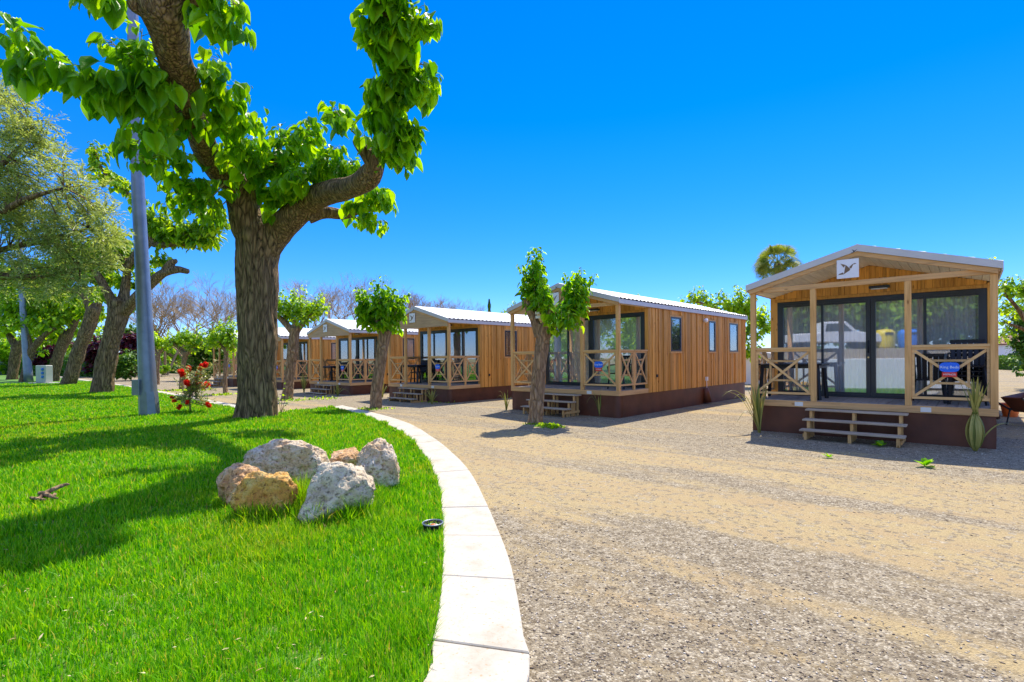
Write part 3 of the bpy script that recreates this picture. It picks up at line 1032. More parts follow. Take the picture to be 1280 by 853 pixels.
def pleated(u0, u1, v, z0, z1, mb, waves=18, amp=0.018, seed=0):
    rnd = random.Random(seed)
    n = waves * 6
    vs, fs = [], []
    for i in range(n + 1):
        t = i / n
        a = amp * (sin(t * waves * 2 * pi + rnd.uniform(-.4, .4)) + 0.5 * sin(t * waves * 0.7 * pi + seed))
        vs += [(u0 + (u1 - u0) * t, v + a, z0), (u0 + (u1 - u0) * t, v + a * 0.8, z1)]
    for i in range(n):
        fs.append((2 * i, 2 * i + 2, 2 * i + 3, 2 * i + 1))
    mb.add(vs, fs)


def text_obj(body, size, mat, parent, loc, rot, name='lettering'):
    cu = bpy.data.curves.new(name, 'FONT'); cu.body = body; cu.size = size
    cu.align_x = 'CENTER'; cu.align_y = 'CENTER'; cu.extrude = 0.001
    cu.materials.append(mat)
    t = bpy.data.objects.new('tmp', cu); COL.objects.link(t)
    dg = bpy.context.evaluated_depsgraph_get(); dg.update()
    me = bpy.data.meshes.new_from_object(t.evaluated_get(dg))
    bpy.data.objects.remove(t)
    me.name = name
    if not me.materials: me.materials.append(mat)
    o = bpy.data.objects.new(name, me); COL.objects.link(o)
    o.parent = parent; o.location = loc; o.rotation_euler = rot
    return o


def make_cabin(closed, plate_txt=None):
    root = empty('cabin')
    s = MB()
    # skirting: vinyl sheet hanging slightly slack, flared and rippled
    n = 40
    ring = []
    per = [((0.03, 0.03), (W - 0.03, 0.03), 22), ((W - 0.03, 0.03), (W - 0.03, L - 0.02), 44), ((W - 0.03, L - 0.02), (0.03, L - 0.02), 22), ((0.03, L - 0.02), (0.03, 0.03), 44)]
    for (a, b, k) in per:
        for i in range(k):
            t = i / k
            ring.append((a[0] + (b[0] - a[0]) * t, a[1] + (b[1] - a[1]) * t))
    zs = [-0.14, 0.0, 0.12, 0.3, ZD - 0.11]
    vs = []
    cx, cy = W / 2, L / 2
    for j, z in enumerate(zs):
        for (x, y) in ring:
            a = 0.018 * noise.noise(Vector((x * 2.3, y * 2.3, z * 2))) if 0 < j < 4 else 0
            nx = (-1 if x < 0.04 else (1 if x > W - 0.04 else 0)); ny = (-1 if y < 0.04 else (1 if y > L - 0.03 else 0))
            vs.append((x + nx * a, y + ny * a, z))
    m_ = len(ring)
    fs = [(j * m_ + i, j * m_ + (i + 1) % m_, (j + 1) * m_ + (i + 1) % m_, (j + 1) * m_ + i) for j in range(len(zs) - 1) for i in range(m_)]
    s.add(vs, fs); s.build('skirting', M['skirt'], root, smooth=True)
    # deck
    d = MB()
    u = 0.06
    while u < W - 0.1:
        u2 = min(u + 0.145, W - 0.06)
        d.box(u, u2 - 0.007, 0.046, D - 0.002, ZD - 0.03, ZD)
        u = u2
    d.build('deck', M['deck'], root)
    b = MB()
    b.box(0, W, 0, 0.045, ZD - 0.135, ZD - 0.008)
    b.build('deck_beam', M['beam_u'], root, bevel=0.004)
    for x0 in (0.0, W - 0.045):
        MB().box(x0, x0 + 0.045, 0.0455, D - 0.003, ZD - 0.135, ZD - 0.008).build('deck_beam', M['beam_v'], root, bevel=0.004)
    # posts
    for i, u in enumerate(POSTS):
        hw = 0.05
        MB().box(u - hw, u + hw, 0.046 if False else 0.0, 0.095, ZD - 0.007, 2.885).build('post', M['post'], root, bevel=0.006)
    # railings
    rail_panel((POSTS[0] + 0.051, 0.05), (POSTS[1] - 0.051, 0.05), 'railing', root)
    rail_panel((POSTS[2] + 0.051, 0.05), (POSTS[3] - 0.051, 0.05), 'railing', root)
    for u in (POSTS[0], POSTS[3]):
        mid = (0.096 + D) / 2
        MB().box(u - 0.03, u + 0.03, mid - 0.03, mid + 0.03, ZD - 0.007, 1.672).build('rail_post', M['post'], root, bevel=0.004)
        rail_panel((u, 0.096), (u, mid - 0.031), 'railing', root, 'beam_v')
        rail_panel((u, mid + 0.031), (u, D - 0.004), 'railing', root, 'beam_v')
    steps(root)
    # body: front wall pieces round the glazing
    GU0, GU1, GZ0, GZ1 = 0.15, 3.80, ZD + 0.004, 2.80
    w_ = MB()
    rnd = random.Random(9)
    for (a, b_) in ((0.0, GU0), (GU1, W)):
        w_.box(a + 0.007, b_ - 0.003, D - 0.012, D + 0.06, ZD - 0.12, 2.90)
    u = 0.12
    while u < W - 0.12:
        u2 = min(u + rnd.choice((0.06, 0.09, 0.12)), W - 0.11)
        p = rnd.choice((0.0, 0.012, 0.022))
        zt = zroof((u + u2) / 2) - 0.16
        w_.box(u, u2 - 0.005, D - 0.012 - p, D + 0.04, GZ1 + 0.072, zt)
        u = u2
    w_.box(0.10, W - 0.10, D - 0.045, D + 0.05, GZ1 + 0.003, GZ1 + 0.068)
    w_.build('front_wall', M['clad_v'], root)
    cladding(root, True); cladding(root, False)
    c = MB()   # core wall behind the boards
    c.box(W - 0.09, W - 0.0305, D + 0.065, L - 0.06, ZD - 0.13, 2.93)
    c.box(0.0305, 0.09, D + 0.065, L - 0.06, ZD - 0.13, 2.93)
    c.prism([(0.03, ZD - 0.13), (W - 0.03, ZD - 0.13), (W - 0.03, 2.93), (W / 2, ZR - 0.17), (0.03, 2.93)], 'y', L - 0.06, L - 0.005)
    c.box(0.1, W - 0.1, D + 0.065, L - 0.065, ZD - 0.12, ZD - 0.06)
    c.prism([(0.1, 2.83), (W - 0.1, 2.83), (W - 0.1, 2.90), (W / 2, ZR - 0.2), (0.1, 2.90)], 'y', D + 0.07, D + 0.1)
    c.build('core_wall', M['clad_v'], root)
    # glazing
    fr = empty('glazing'); fr.parent = root
    f = MB()
    f.box(GU0, GU1, D - 0.02, D + 0.05, GZ1 - 0.085, GZ1)
    f.box(GU0, GU1, D - 0.02, D + 0.05, GZ0, GZ0 + 0.065)
    f.box(GU0, GU0 + 0.12, D - 0.02, D + 0.05, GZ0 + 0.065, GZ1 - 0.085)
    f.box(GU1 - 0.12, GU1, D - 0.02, D + 0.05, GZ0 + 0.065, GZ1 - 0.085)
    f.box(1.885, 1.965, D - 0.035, D + 0.045, GZ0 + 0.065, GZ1 - 0.085)
    f.box(1.972, 2.055, D - 0.030, D + 0.05, GZ0 + 0.065, GZ1 - 0.085)
    f.box(1.045, 1.09, D - 0.01, D + 0.045, GZ0 + 0.065, GZ1 - 0.085)
    f.box(2.85, 2.90, D - 0.01, D + 0.045, GZ0 + 0.065, GZ1 - 0.085)
    # inner sash bars
    for (a, b_) in ((0.27, 1.045), (1.09, 1.885), (2.055, 2.85), (2.90, 3.68)):
        f.box(a, b_, D + 0.0, D + 0.04, GZ0 + 0.0655, GZ0 + 0.105)
        f.box(a, b_, D + 0.0, D + 0.04, GZ1 - 0.125, GZ1 - 0.0855)
    f.build('frame', M['frame_dark'], fr)
    for (a, b_) in ((0.27, 1.045), (1.09, 1.885), (2.055, 2.85), (2.90, 3.68)):
        MB().box(a + 0.001, b_ - 0.001, D + 0.018, D + 0.022, GZ0 + 0.106, GZ1 - 0.126).build('pane', M['glass'], fr)
    cu = MB()
    if closed:
        pleated(0.30, 1.0, D + 0.075, GZ0 + 0.08, GZ1 - 0.09, cu, 9, 0.03, 1)
        pleated(1.08, 1.95, D + 0.075, GZ0 + 0.08, GZ1 - 0.09, cu, 7, 0.03, 2)
        pleated(2.05, 2.8, D + 0.075, GZ0 + 0.08, GZ1 - 0.09, cu, 8, 0.03, 3)
        pleated(2.9, 3.7, D + 0.075, GZ0 + 0.08, GZ1 - 0.09, cu, 9, 0.03, 4)
    else:
        pleated(0.24, 3.72, D + 0.075, GZ0 + 0.07, GZ1 - 0.09, cu, 48, 0.018, 5)
    cu.build('curtain', M['curtain'], fr)
    h = MB()
    h.tube([(1.93, D - 0.036, 1.60), (1.93, D - 0.075, 1.62), (1.93, D - 0.08, 1.73), (1.93, D - 0.075, 1.84), (1.93, D - 0.036, 1.86)], [0.013] * 5, 8)
    h.build('door_handle', M['black'], fr, smooth=True)
    lk = MB().lathe([(0.018, 0), (0.018, 0.012), (0.0, 0.012)], (0, 0, 0), 12).build('lock', M['brass'], fr)
    lk.location = (1.93, D - 0.036, 1.50); lk.rotation_euler = (pi / 2, 0, 0)
    # side windows
    for (a, b_, z0, z1) in WINS:
        wn = empty('window'); wn.parent = root
        f = MB()
        x0, x1 = W - 0.030, W + 0.012
        f.box(x0, x1, a, b_, z1 - 0.05, z1); f.box(x0, x1, a, b_, z0, z0 + 0.05)
        f.box(x0, x1, a, a + 0.05, z0 + 0.05, z1 - 0.05); f.box(x0, x1, b_ - 0.05, b_, z0 + 0.05, z1 - 0.05)
        f.build('frame', M['frame_dark'], wn)
        t = MB()
        t.box(x0, W + 0.004, a - 0.045, b_ + 0.045, z1 + 0.002, z1 + 0.05)
        t.box(x0, W + 0.016, a - 0.045, b_ + 0.045, z0 - 0.055, z0 - 0.002)
        t.box(x0, W + 0.002, a - 0.045, a - 0.002, z0 - 0.001, z1 + 0.001); t.box(x0, W + 0.002, b_ + 0.002, b_ + 0.045, z0 - 0.001, z1 + 0.001)
        t.build('trim', M['post'], wn)
        MB().box(W - 0.012, W - 0.008, a + 0.0505, b_ - 0.0505, z0 + 0.0505, z1 - 0.0505).build('pane', M['glass'], wn)
        q = MB()
        n = 30
        vs = []
        for i in range(n + 1):
            y = a + 0.05 + (b_ - a - 0.1) * i / n
            xx = W - 0.024 + 0.004 * sin(i * 1.9)
            vs += [(xx, y, z0 + 0.05), (xx, y, z1 - 0.05)]
        q.add(vs, [(2 * i, 2 * i + 2, 2 * i + 3, 2 * i + 1) for i in range(n)])
        q.build('curtain', M['curtain'], wn)
    # roof: tile-profiled white sheets, two slopes
    rf = MB()
    for sgn in (-1, 1):
        nu, nv = 28, 240
        vs, fs = [], []
        eave = W / 2 + OV
        for i in range(nu + 1):
            du = eave * i / nu
            stepf = (du / 0.34) % 1.0
            for j in range(nv + 1):
                v = -FO + 0.031 + (L + 0.018 + FO - 0.031) * j / nv
                ph = (v / 0.205) % 1.0
                prof = 0.030 * (0.5 + 0.5 * cos(2 * pi * ph)) ** 1.5
                z = ZR - SL * du + prof * (0.4 if j in (0, nv) else 1) + 0.028 * stepf - 0.008
                vs.append((W / 2 + sgn * du, v, z))
        for i in range(nu):
            for j in range(nv):
                a = i * (nv + 1) + j
                fs.append((a, a + 1, a + nv + 2, a + nv + 1))
        rf.add(vs, fs)
    rf.tube([(W / 2, -FO + 0.032, ZR - 0.006), (W / 2, L + 0.018, ZR - 0.006)], [0.045, 0.045], 10)
    rf.build('roof', M['roof'], root)
    # fascia
    fa = MB()
    e = OV
    fo = []
    for sgn in (-1, 1):
        uo = W / 2 + sgn * (W / 2 + OV)
        pts = [(W / 2, ZR + 0.030), (uo, ZE + 0.028), (uo, ZE - 0.095), (W / 2, ZR - 0.100)]
        fa.prism(pts if sgn > 0 else pts, 'y', -FO, -FO + 0.03)
        fa.prism(pts, 'y', L + 0.02, L + 0.05)
        x0, x1 = (uo - 0.025, uo) if sgn > 0 else (uo, uo + 0.025)
        fa.box(x0, x1, -FO + 0.031, L + 0.019, ZE - 0.12, ZE - 0.006)
    fa.build('fascia', M['white_trim'], root)
    # a strip of timber under the front fascia
    bt = MB()
    for sgn in (-1, 1):
        uo = W / 2 + sgn * (W / 2 + 0.0)
        zo = zroof(uo)
        bt.prism([(W / 2, ZR - 0.102), (uo, zo - 0.104), (uo, zo - 0.185), (W / 2, ZR - 0.185)], 'y', -FO + 0.033, 0.0)
    bt.build('verge_batten', M['beam_u'], root)
    ce = MB()
    for sgn in (-1, 1):
        for k in range(13):
            a0 = (W / 2 - 0.03) * k / 13; a1 = (W / 2 - 0.03) * (k + 1) / 13 - 0.008
            za, zb = ZR - SL * a0 - 0.165, ZR - SL * a1 - 0.165
            A, B = W / 2 + sgn * a0, W / 2 + sgn * a1
            ce.prism([(A, za), (B, zb), (B, zb + 0.02), (A, za + 0.02)], 'y', 0.002, D - 0.04)
    ce.build('porch_ceiling', M['ceil'], root)
    # sheathing that closes the roof between ceiling and tiles
    sh = MB()
    for sgn in (-1, 1):
        uo = W / 2 + sgn * (W / 2 + 0.03)
        sh.prism([(W / 2, ZR - 0.025), (uo, zroof(uo) - 0.025), (uo, zroof(uo) - 0.14), (W / 2, ZR - 0.14)], 'y', -0.04, L + 0.015)
    sh.build('roof_deck', M['gablewood'], root)
    if closed:
        g = MB()
        g.prism([(0.02, zroof(0) - 0.26), (W - 0.02, zroof(0) - 0.26), (W - 0.02, zroof(0) - 0.18), (W / 2, ZR - 0.18), (0.02, zroof(0) - 0.18)], 'y', -0.035, -0.005)
        g.build('gable_panel', M['gablewood'], root)
    MB().box(0.0, W, 0.0, 0.06, 2.886, 2.985).build('tie_beam', M['beam_u'], root, bevel=0.004)
    # sign board with bird emblem
    sg = empty('sign_board'); sg.parent = root
    S = 0.36
    su, sz = W / 2 - 0.155, ZR - 0.235 - S
    MB().box(su - S / 2, su + S / 2, -0.075, -0.055, sz, sz + S).build('board', M['sign_white'], sg, bevel=0.003)
    em = MB()
    for poly in BIRD:
        em.prism([(su - S / 2 + x * S, sz + z * S) for x, z in poly], 'y', -0.079, -0.0755)
    em.build('emblem', M['sign_brown'], sg)
    em = MB()
    for poly in BIRD:
        em.prism([(W / 2 - 0.11 + x * 0.13, ZR - 0.15 + z * 0.11) for x, z in poly], 'y', -FO - 0.003, -FO - 0.0005)
    em.build('emblem', M['ink_dark'], root)
    # round sign on the right railing
    bs = empty('railing_sign'); bs.parent = root
    u_c = (POSTS[2] + POSTS[3]) / 2
    pts = []
    for k in range(32):
        a = 2 * pi * k / 32
        ca, sa = cos(a), sin(a)
        pts.append((u_c + 0.135 * math.copysign(abs(ca) ** 0.62, ca), 1.325 + 0.085 * math.copysign(abs(sa) ** 0.62, sa)))
    MB().prism(pts, 'y', -0.030, -0.018).build('board', M['sign_blue'], bs)
    MB().box(u_c - 0.10, u_c + 0.10, -0.026, -0.014, 1.155, 1.238).build('label_board', M['sign_red'], bs)
    text_obj('King Beds', 0.062, M['ink_light'], bs, (u_c, -0.032, 1.325), (pi / 2, 0, 0))
    text_obj('HYPNOS', 0.042, M['ink_light'], bs, (u_c, -0.028, 1.197), (pi / 2, 0, 0))
    for uu in (0.93, 2.96):
        MB().box(uu - 0.075, uu + 0.075, -0.012, -0.0005, ZD - 0.112, ZD - 0.028).build('number_plate', M['plate'], root)
        if plate_txt:
            text_obj(plate_txt, 0.05, M['ink_dark'], root, (uu, -0.0135, ZD - 0.07), (pi / 2, 0, 0))
    # porch lamp
    pl = MB(); pl.box(W / 2 + 0.0, W / 2 + 0.36, D - 0.16, D - 0.035, 2.945, 3.0)
    pl = pl.build('porch_lamp', M['frame_dark'], root, bevel=0.01)
    MB().box(W / 2 + 0.04, W / 2 + 0.32, D - 0.15, D - 0.05, 2.93, 2.9445).build('lamp_glass', M['sign_white'], pl)
    # side wall fittings
    c = MB(); c.box(W + 0.001, W + 0.035, 1.98, 2.06, 0.93, 1.01); c.build('socket', M['black'], root, bevel=0.006)
    c = MB(); c.lathe([(0.05, 0), (0.05, 0.04), (0.075, 0.07), (0.06, 0.13), (0.0, 0.14)], (0, 0, 0), 14)
    wl = c.build('wall_lamp', M['sign_white'], root, smooth=True)
    wl.location = (W + 0.0, 5.30, 2.72); wl.rotation_euler = (0, pi / 2, 0)
    c = MB(); c.box(W + 0.001, W + 0.07, 5.38, 5.48, 0.70, 0.83); c.tube([(W + 0.03, 5.43, 0.70), (W + 0.04, 5.43, 0.5), (W + 0.03, 5.43, 0.4)], [0.012] * 3, 8)
    c.build('vent_box', M['sign_white'], root, bevel=0.006)
    c = MB(); c.tube([(W - 0.02, 5.43, 0.44), (W + 0.02, 5.43, 0.3), (W + 0.06, 5.45, -0.03)], [0.10, 0.12, 0.15], 12, 0.01, 2)
    c.build('pipe_cover', M['skirt'], root, smooth=True)
    return root


CABINS = [   # x, y, heading, z, closed gable, label
    ('A', 5.148, 11.229, -41.34, 0.048, False, 'nearest timber cabin, farthest right, white bird board hung in its open gable', 'LDB02'),
    ('B', -0.042, 16.291, -43.36, 0.085, False, 'timber cabin showing its long side wall with three narrow windows behind the leaning tree', 'LDB03'),
    ('C', -5.124, 21.5, -43.37, -0.005, True, 'timber cabin with taupe gable, black table on porch, just left of the three-window cabin', 'LDB04'),
    ('D', -10.27, 26.337, -42.41, -0.076, True, 'small-looking timber cabin with taupe gable between two leaning mulberries, fourth from the right', 'LDB05'),
    ('E', -15.592, 31.49, -43.27, -0.105, True, 'timber cabin half hidden behind the thick mulberry trunk, its right porch showing', 'LDB06'),
    ('F', -20.209, 35.173, -44.1, -0.012, True, 'farthest timber cabin, a slim porch seen left of the thick mulberry trunk', 'LDB07'),
]
open_proto, closed_proto = make_cabin(False), make_cabin(True, None)
CAB = {}
first = {False: open_proto, True: closed_proto}
used = {False: False, True: False}
for (k, x, y, a, z, closed, lab, pt) in CABINS:
    if not used[closed]: c = first[closed]; used[closed] = True
    else: c = copy_tree(first[closed])
    c.location = (x, y, z); c.rotation_euler = (0, 0, radians(a))
    tag(c, lab, 'cabin', 'timber cabins in a row')
    CAB[k] = Matrix.Translation((x, y, z)) @ Matrix.Rotation(radians(a), 4, 'Z')


def cabpt(k, u, v, z=0.0): return CAB[k] @ Vector((u, v, z))


def cabang(k): return CAB[k].to_euler().z

# ================================================================== trees
def head_shoots(lv, st, p, n, length, size, up=1.0, spread=0.7, dens=1.25, jitter=0.12, dirv=None):
    """leafy spring shoots that rise from a pollarded head and carry hanging leaves"""
    for i in range(n):
        a = random.uniform(0, 2 * pi)
        d = Vector((cos(a) * spread, sin(a) * spread, up)) + (dirv or Vector())
        d.normalize()
        L = length * random.uniform(0.55, 1.1)
        q = p + rv(jitter)
        pts = [q.copy()]
        k = max(4, int(L / (size * 0.30) * dens))
        seg = L / k
        for j in range(k):
            d = (d + rv(0.09) + Vector((0, 0, 0.03))).normalized()
            q = q + d * seg
            pts.append(q.copy())
            t = (j + 1) / k
            sz = size * (1.0 - 0.55 * t) * random.uniform(0.7, 1.2)
            for _ in range(2 if random.random() < 0.75 else 1):
                b = random.uniform(0, 2 * pi)
                out = Vector((cos(b), sin(b), random.uniform(-0.2, 0.3)))
                base = q + out * sz * random.uniform(0.25, 0.8)
                tip = (out * 0.9 + Vector((0, 0, random.uniform(-1.3, -0.15)))).normalized()
                nrm = Vector((out.x * 0.8, out.y * 0.8, 1.0)) + rv(0.55)
                lv.add(base, tip, nrm, sz)
        if st is not None:
            st.tube(pts, [max(0.004, size * 0.05 * (1 - 0.7 * j / len(pts))) for j in range(len(pts))], 4, cap=False)


def along(pts, t):
    L = [0]
    for i in range(1, len(pts)): L.append(L[-1] + (pts[i] - pts[i - 1]).length)
    s = t * L[-1]
    for i in range(1, len(pts)):
        if L[i] >= s:
            return pts[i - 1].lerp(pts[i], (s - L[i - 1]) / max(1e-6, L[i] - L[i - 1]))
    return pts[-1]


# ---- the big mulberry on the lawn
def hero():
    base = G(320, 524)
    Y0 = base.y
    root = empty('mulberry_tree', base)
    inv = -base
    def q(px, py, y): return Q(px, py, y) + inv
    s = 1.0 / F
    tr = MB()
    # trunk (pixel width / F * depth gives the metres)
    def limb(spec, seg=26, amp=0.02, freq=3.2, seed=0.0, sub=5):
        pts = [q(a, b, y) for a, b, y, w_ in spec]
        rad = [w_ / 2 / F * y / math.sqrt(1 + ((a - CX) / F) ** 2) - amp * 0.5 for a, b, y, w_ in spec]
        tr.tube(pts, rad, seg, amp, freq, seed, True, sub)
        return pts
    limb([(319, 536, Y0, 70), (320, 520, Y0, 56), (321, 495, Y0, 50), (322, 440, Y0, 49), (322, 380, Y0, 51), (322, 330, Y0, 55), (323, 300, Y0, 60), (318, 278, Y0, 50)], 56, 0.030, 4.6, 0, 8)
    A = limb([(322, 315, Y0, 44), (312, 285, Y0 - .1, 50), (304, 255, Y0 - .3, 44), (296, 232, Y0 - .5, 42), (275, 213, Y0 - .9, 40), (258, 190, Y0 - 1.5, 36), (247, 165, Y0 - 2.2, 32)], 30, 0.022, 3.0, 5)
    A2 = limb([(262, 200, Y0 - 1.3, 32), (246, 158, Y0 - 2.4, 36), (234, 128, Y0 - 3.1, 46), (226, 98, Y0 - 3.7, 46), (217, 70, Y0 - 4.2, 45), (212, 42, Y0 - 4.6, 54), (205, 10, Y0 - 5.0, 62), (220, -30, Y0 - 5.3, 30), (232, -80, Y0 - 5.6, 24)], 30, 0.022, 3.0, 9)
    stub = limb([(212, 30, Y0 - 4.7, 40), (192, 14, Y0 - 4.9, 34), (170, 8, Y0 - 5.1, 22), (162, 6, Y0 - 5.2, 14)], 20, 0.012, 3.0, 3)
    A3 = limb([(215, 20, Y0 - 4.7, 30), (250, 0, Y0 - 4.9, 22), (275, -25, Y0 - 5.1, 14)], 18, 0.012, 3.0, 4)
    # knuckle at the fork
    limb([(305, 262, Y0 - .2, 36), (322, 242, Y0 - .3, 22), (334, 236, Y0 - .35, 10)], 18, 0.015, 3, 12)
    B = limb([(330, 312, Y0, 44), (346, 290, Y0 - .1, 40), (368, 268, Y0 - .4, 36), (392, 248, Y0 - .8, 33), (415, 240, Y0 - 1.5, 30), (440, 234, Y0 - 2.4, 29), (460, 222, Y0 - 3.0, 30), (468, 208, Y0 - 3.3, 24), (458, 192, Y0 - 3.4, 18), (448, 180, Y0 - 3.4, 13), (444, 174, Y0 - 3.4, 10)], 28, 0.018, 3.0, 7)
    B2 = limb([(464, 212, Y0 - 3.2, 20), (470, 190, Y0 - 3.5, 11), (472, 160, Y0 - 3.8, 9), (478, 120, Y0 - 4.1, 8), (490, 80, Y0 - 4.4, 8), (488, 40, Y0 - 4.7, 9), (478, 0, Y0 - 5.0, 9), (476, -60, Y0 - 5.2, 8)], 12, 0.006, 3, 2)
    C = limb([(385, 272, Y0 - .5, 18), (405, 266, Y0 - .4, 17), (430, 268, Y0 - .2, 14), (452, 262, Y0 + .1, 10), (470, 262, Y0 + .2, 7)], 14, 0.010, 3, 6)
    remeshed(tr, 'trunk', M['bark'], root, 0.026)

    st, lv = MB(), Leaves()
    front = []
    for pth, hw in ((A, 18), (A2, 21), (stub, 15), (B, 17), (C, 3)):
        for t in range(61):
            c = along(pth, t / 60) - inv
            front.append((CX + F * c.x / c.y, CY - F * (c.z - H) / c.y, c.y, hw))
    def covers(p):
        c = p - inv
        px, py = CX + F * c.x / c.y, CY - F * (c.z - H) / c.y
        for (a, b_, y, hw) in front:
            if c.y < y + 0.15 and (px - a) ** 2 + (py - 4 - b_) ** 2 < (hw + 8) ** 2: return True
        return False
    def shoot(path, size, n, hang=0.9, wid=0.6, tipup=False):
        """a leafy branch along pixel path (px,py,y); leaves alternate and hang"""
        pts = [q(*p) for p in path]
        fine = [along(pts, i / 14) for i in range(15)]
        st.tube(fine, [0.022 * (1 - 0.75 * i / 14) for i in range(15)], 5, cap=False)
        for i in range(int(n * 2.1)):
            t = random.random()
            p = along(pts, t)
            sz = size * (1 - 0.35 * t) * random.uniform(0.45, 1.25)
            if random.random() < 0.18: sz *= 0.5
            b = random.uniform(0, 2 * pi)
            out = Vector((cos(b), sin(b), random.uniform(-0.35, 0.35)))
            off = random.uniform(0.15, wid) 
            pp = p + out * off * (0.5 + size)
            if covers(pp) and random.random() < 0.86: continue
            tip = (out * random.uniform(0.1, 0.9) + Vector((0, 0, -hang * random.uniform(0.1, 1.5)))).normalized()
            nrm = Vector((out.x * 1.0, out.y * 1.0, random.uniform(0.1, 1.3))) + rv(0.7)
            lv.add(pp, tip, nrm, sz)
            if random.random() < 0.35:
                st.tube([p, p.lerp(pp, 0.6) + Vector((0, 0, 0.03)), pp], [0.008, 0.006, 0.004], 4, cap=False)
    # left arm of leaves reaching towards the lawn
    yl = 9.6
    shoot([(222, 92, 10.4), (190, 100, 10.0), (150, 96, 9.7), (110, 98, 9.5), (70, 84, 9.3), (36, 62, 9.2), (10, 38, 9.1)], 0.47, 90, 0.95, 0.34)
    shoot([(12, 30, 9.1), (6, 18, 9.1)], 0.26, 8, 0.5, 0.15)
    shoot([(50, 84, 9.3), (30, 95, 9.2), (15, 80, 9.2)], 0.42, 12, 1.0, 0.18)
    shoot([(225, 110, 10.5), (180, 120, 10.0), (135, 118, 9.7), (100, 112, 9.5)], 0.52, 55, 1.25, 0.34)
    shoot([(190, 96, 10.2), (165, 72, 10.0), (145, 58, 9.9), (137, 50, 9.9)], 0.34, 34, 0.5, 0.30)
    shoot([(200, 80, 10.2), (175, 60, 10.1), (178, 36, 10.1)], 0.34, 22, 0.5, 0.3)
    shoot([(236, 128, 11.2), (205, 150, 10.6), (180, 165, 10.2), (165, 190, 10.0)], 0.46, 46, 1.1, 0.36)
    shoot([(245, 150, 11.6), (215, 165, 11.2), (190, 185, 11.0), (180, 205, 10.9)], 0.40, 50, 1.0, 0.40)
    shoot([(255, 185, 12.5), (225, 205, 12.2), (200, 215, 12.0)], 0.36, 40, 0.9, 0.4)
    shoot([(250, 150, 11.4), (225, 150, 11.2)], 0.45, 34, 1.1, 0.5)
    # beneath the left limb
    shoot([(280, 225, 13.4), (250, 240, 13.2), (225, 250, 13.0), (215, 262, 13.0)], 0.36, 60, 0.8, 0.5)
    shoot([(290, 245, 13.8), (272, 262, 13.7), (258, 275, 13.6)], 0.30, 30, 0.8, 0.35)
    # above, cut by the frame
    shoot([(150, -6, 9.2), (128, -4, 9.1), (112, 0, 9.1)], 0.46, 16, 0.9, 0.16)
    shoot([(175, -10, 9.3), (150, 0, 9.2)], 0.40, 8, 0.9, 0.12)
    shoot([(245, 10, 9.4), (268, 22, 9.4), (288, 35, 9.4), (300, 45, 9.4)], 0.40, 32, 1.0, 0.28)
    shoot([(235, -40, 9.0), (260, -20, 9.2), (290, 0, 9.3), (296, 8, 9.3)], 0.38, 26, 0.9, 0.3)
    shoot([(238, 80, 10.4), (255, 95, 10.4), (262, 60, 10.3)], 0.36, 18, 0.8, 0.22)
    # right of the left limb
    shoot([(245, 110, 10.9), (262, 95, 10.8), (278, 80, 10.8)], 0.40, 26, 0.8, 0.26)
    shoot([(248, 130, 11.2), (270, 135, 11.1), (285, 120, 11.1), (296, 108, 11.0)], 0.40, 46, 0.85, 0.36)
    shoot([(258, 160, 11.8), (285, 150, 11.7), (305, 150, 11.7), (316, 142, 11.7)], 0.36, 52, 0.85, 0.42)
    shoot([(272, 190, 12.6), (295, 180, 12.5), (318, 175, 12.4)], 0.34, 56, 0.8, 0.42)
    shoot([(295, 215, 13.3), (312, 200, 13.2), (330, 190, 13.2)], 0.33, 56, 0.8, 0.42)
    # heart of the crown
    shoot([(325, 240, 13.9), (335, 215, 13.7), (340, 195, 13.6), (346, 168, 13.6)], 0.32, 60, 0.7, 0.36)
    shoot([(345, 255, 13.8), (365, 225, 13.7), (380, 200, 13.6), (388, 172, 13.6), (391, 155, 13.6)], 0.32, 74, 0.7, 0.42)
    shoot([(330, 250, 13.6), (350, 240, 13.5), (368, 245, 13.5)], 0.36, 40, 0.8, 0.42)
    shoot([(395, 240, 13.4), (402, 220, 13.3), (412, 205, 13.2), (425, 198, 13.1)], 0.30, 44, 0.7, 0.34)
    shoot([(335, 275, 13.7), (342, 268, 13.6)], 0.36, 18, 1.0, 0.28)
    shoot([(420, 228, 13.0), (432, 210, 12.9), (440, 200, 12.8)], 0.28, 20, 0.7, 0.25)
    # right arm: a tall leafy column
    shoot([(462, 205, 10.9), (470, 175, 10.6), (476, 150, 10.4)], 0.38, 46, 0.9, 0.36)
    shoot([(455, 178, 10.7), (436, 160, 10.6), (422, 142, 10.6), (414, 128, 10.6)], 0.36, 40, 0.9, 0.24)
    shoot([(478, 150, 10.4), (484, 120, 10.2), (490, 90, 10.0)], 0.40, 60, 0.95, 0.44)
    shoot([(488, 110, 10.1), (510, 90, 10.0), (528, 78, 9.9)], 0.38, 44, 0.9, 0.32)
    shoot([(484, 70, 9.8), (476, 40, 9.6), (462, 20, 9.5)], 0.38, 50, 0.9, 0.32)
    shoot([(490, 60, 9.7), (505, 35, 9.5), (520, 15, 9.4)], 0.36, 54, 0.85, 0.40)
    shoot([(480, 20, 9.5), (480, -10, 9.3), (490, -50, 9.2)], 0.38, 50, 0.85, 0.45)
    shoot([(500, 150, 10.2), (512, 165, 10.2), (505, 185, 10.2)], 0.36, 34, 1.0, 0.24)
    shoot([(478, 170, 10.4), (490, 190, 10.4), (498, 205, 10.4)], 0.34, 30, 1.0, 0.26)
    shoot([(515, 120, 10.0), (530, 110, 10.0), (540, 95, 9.9)], 0.34, 26, 1.0, 0.26)
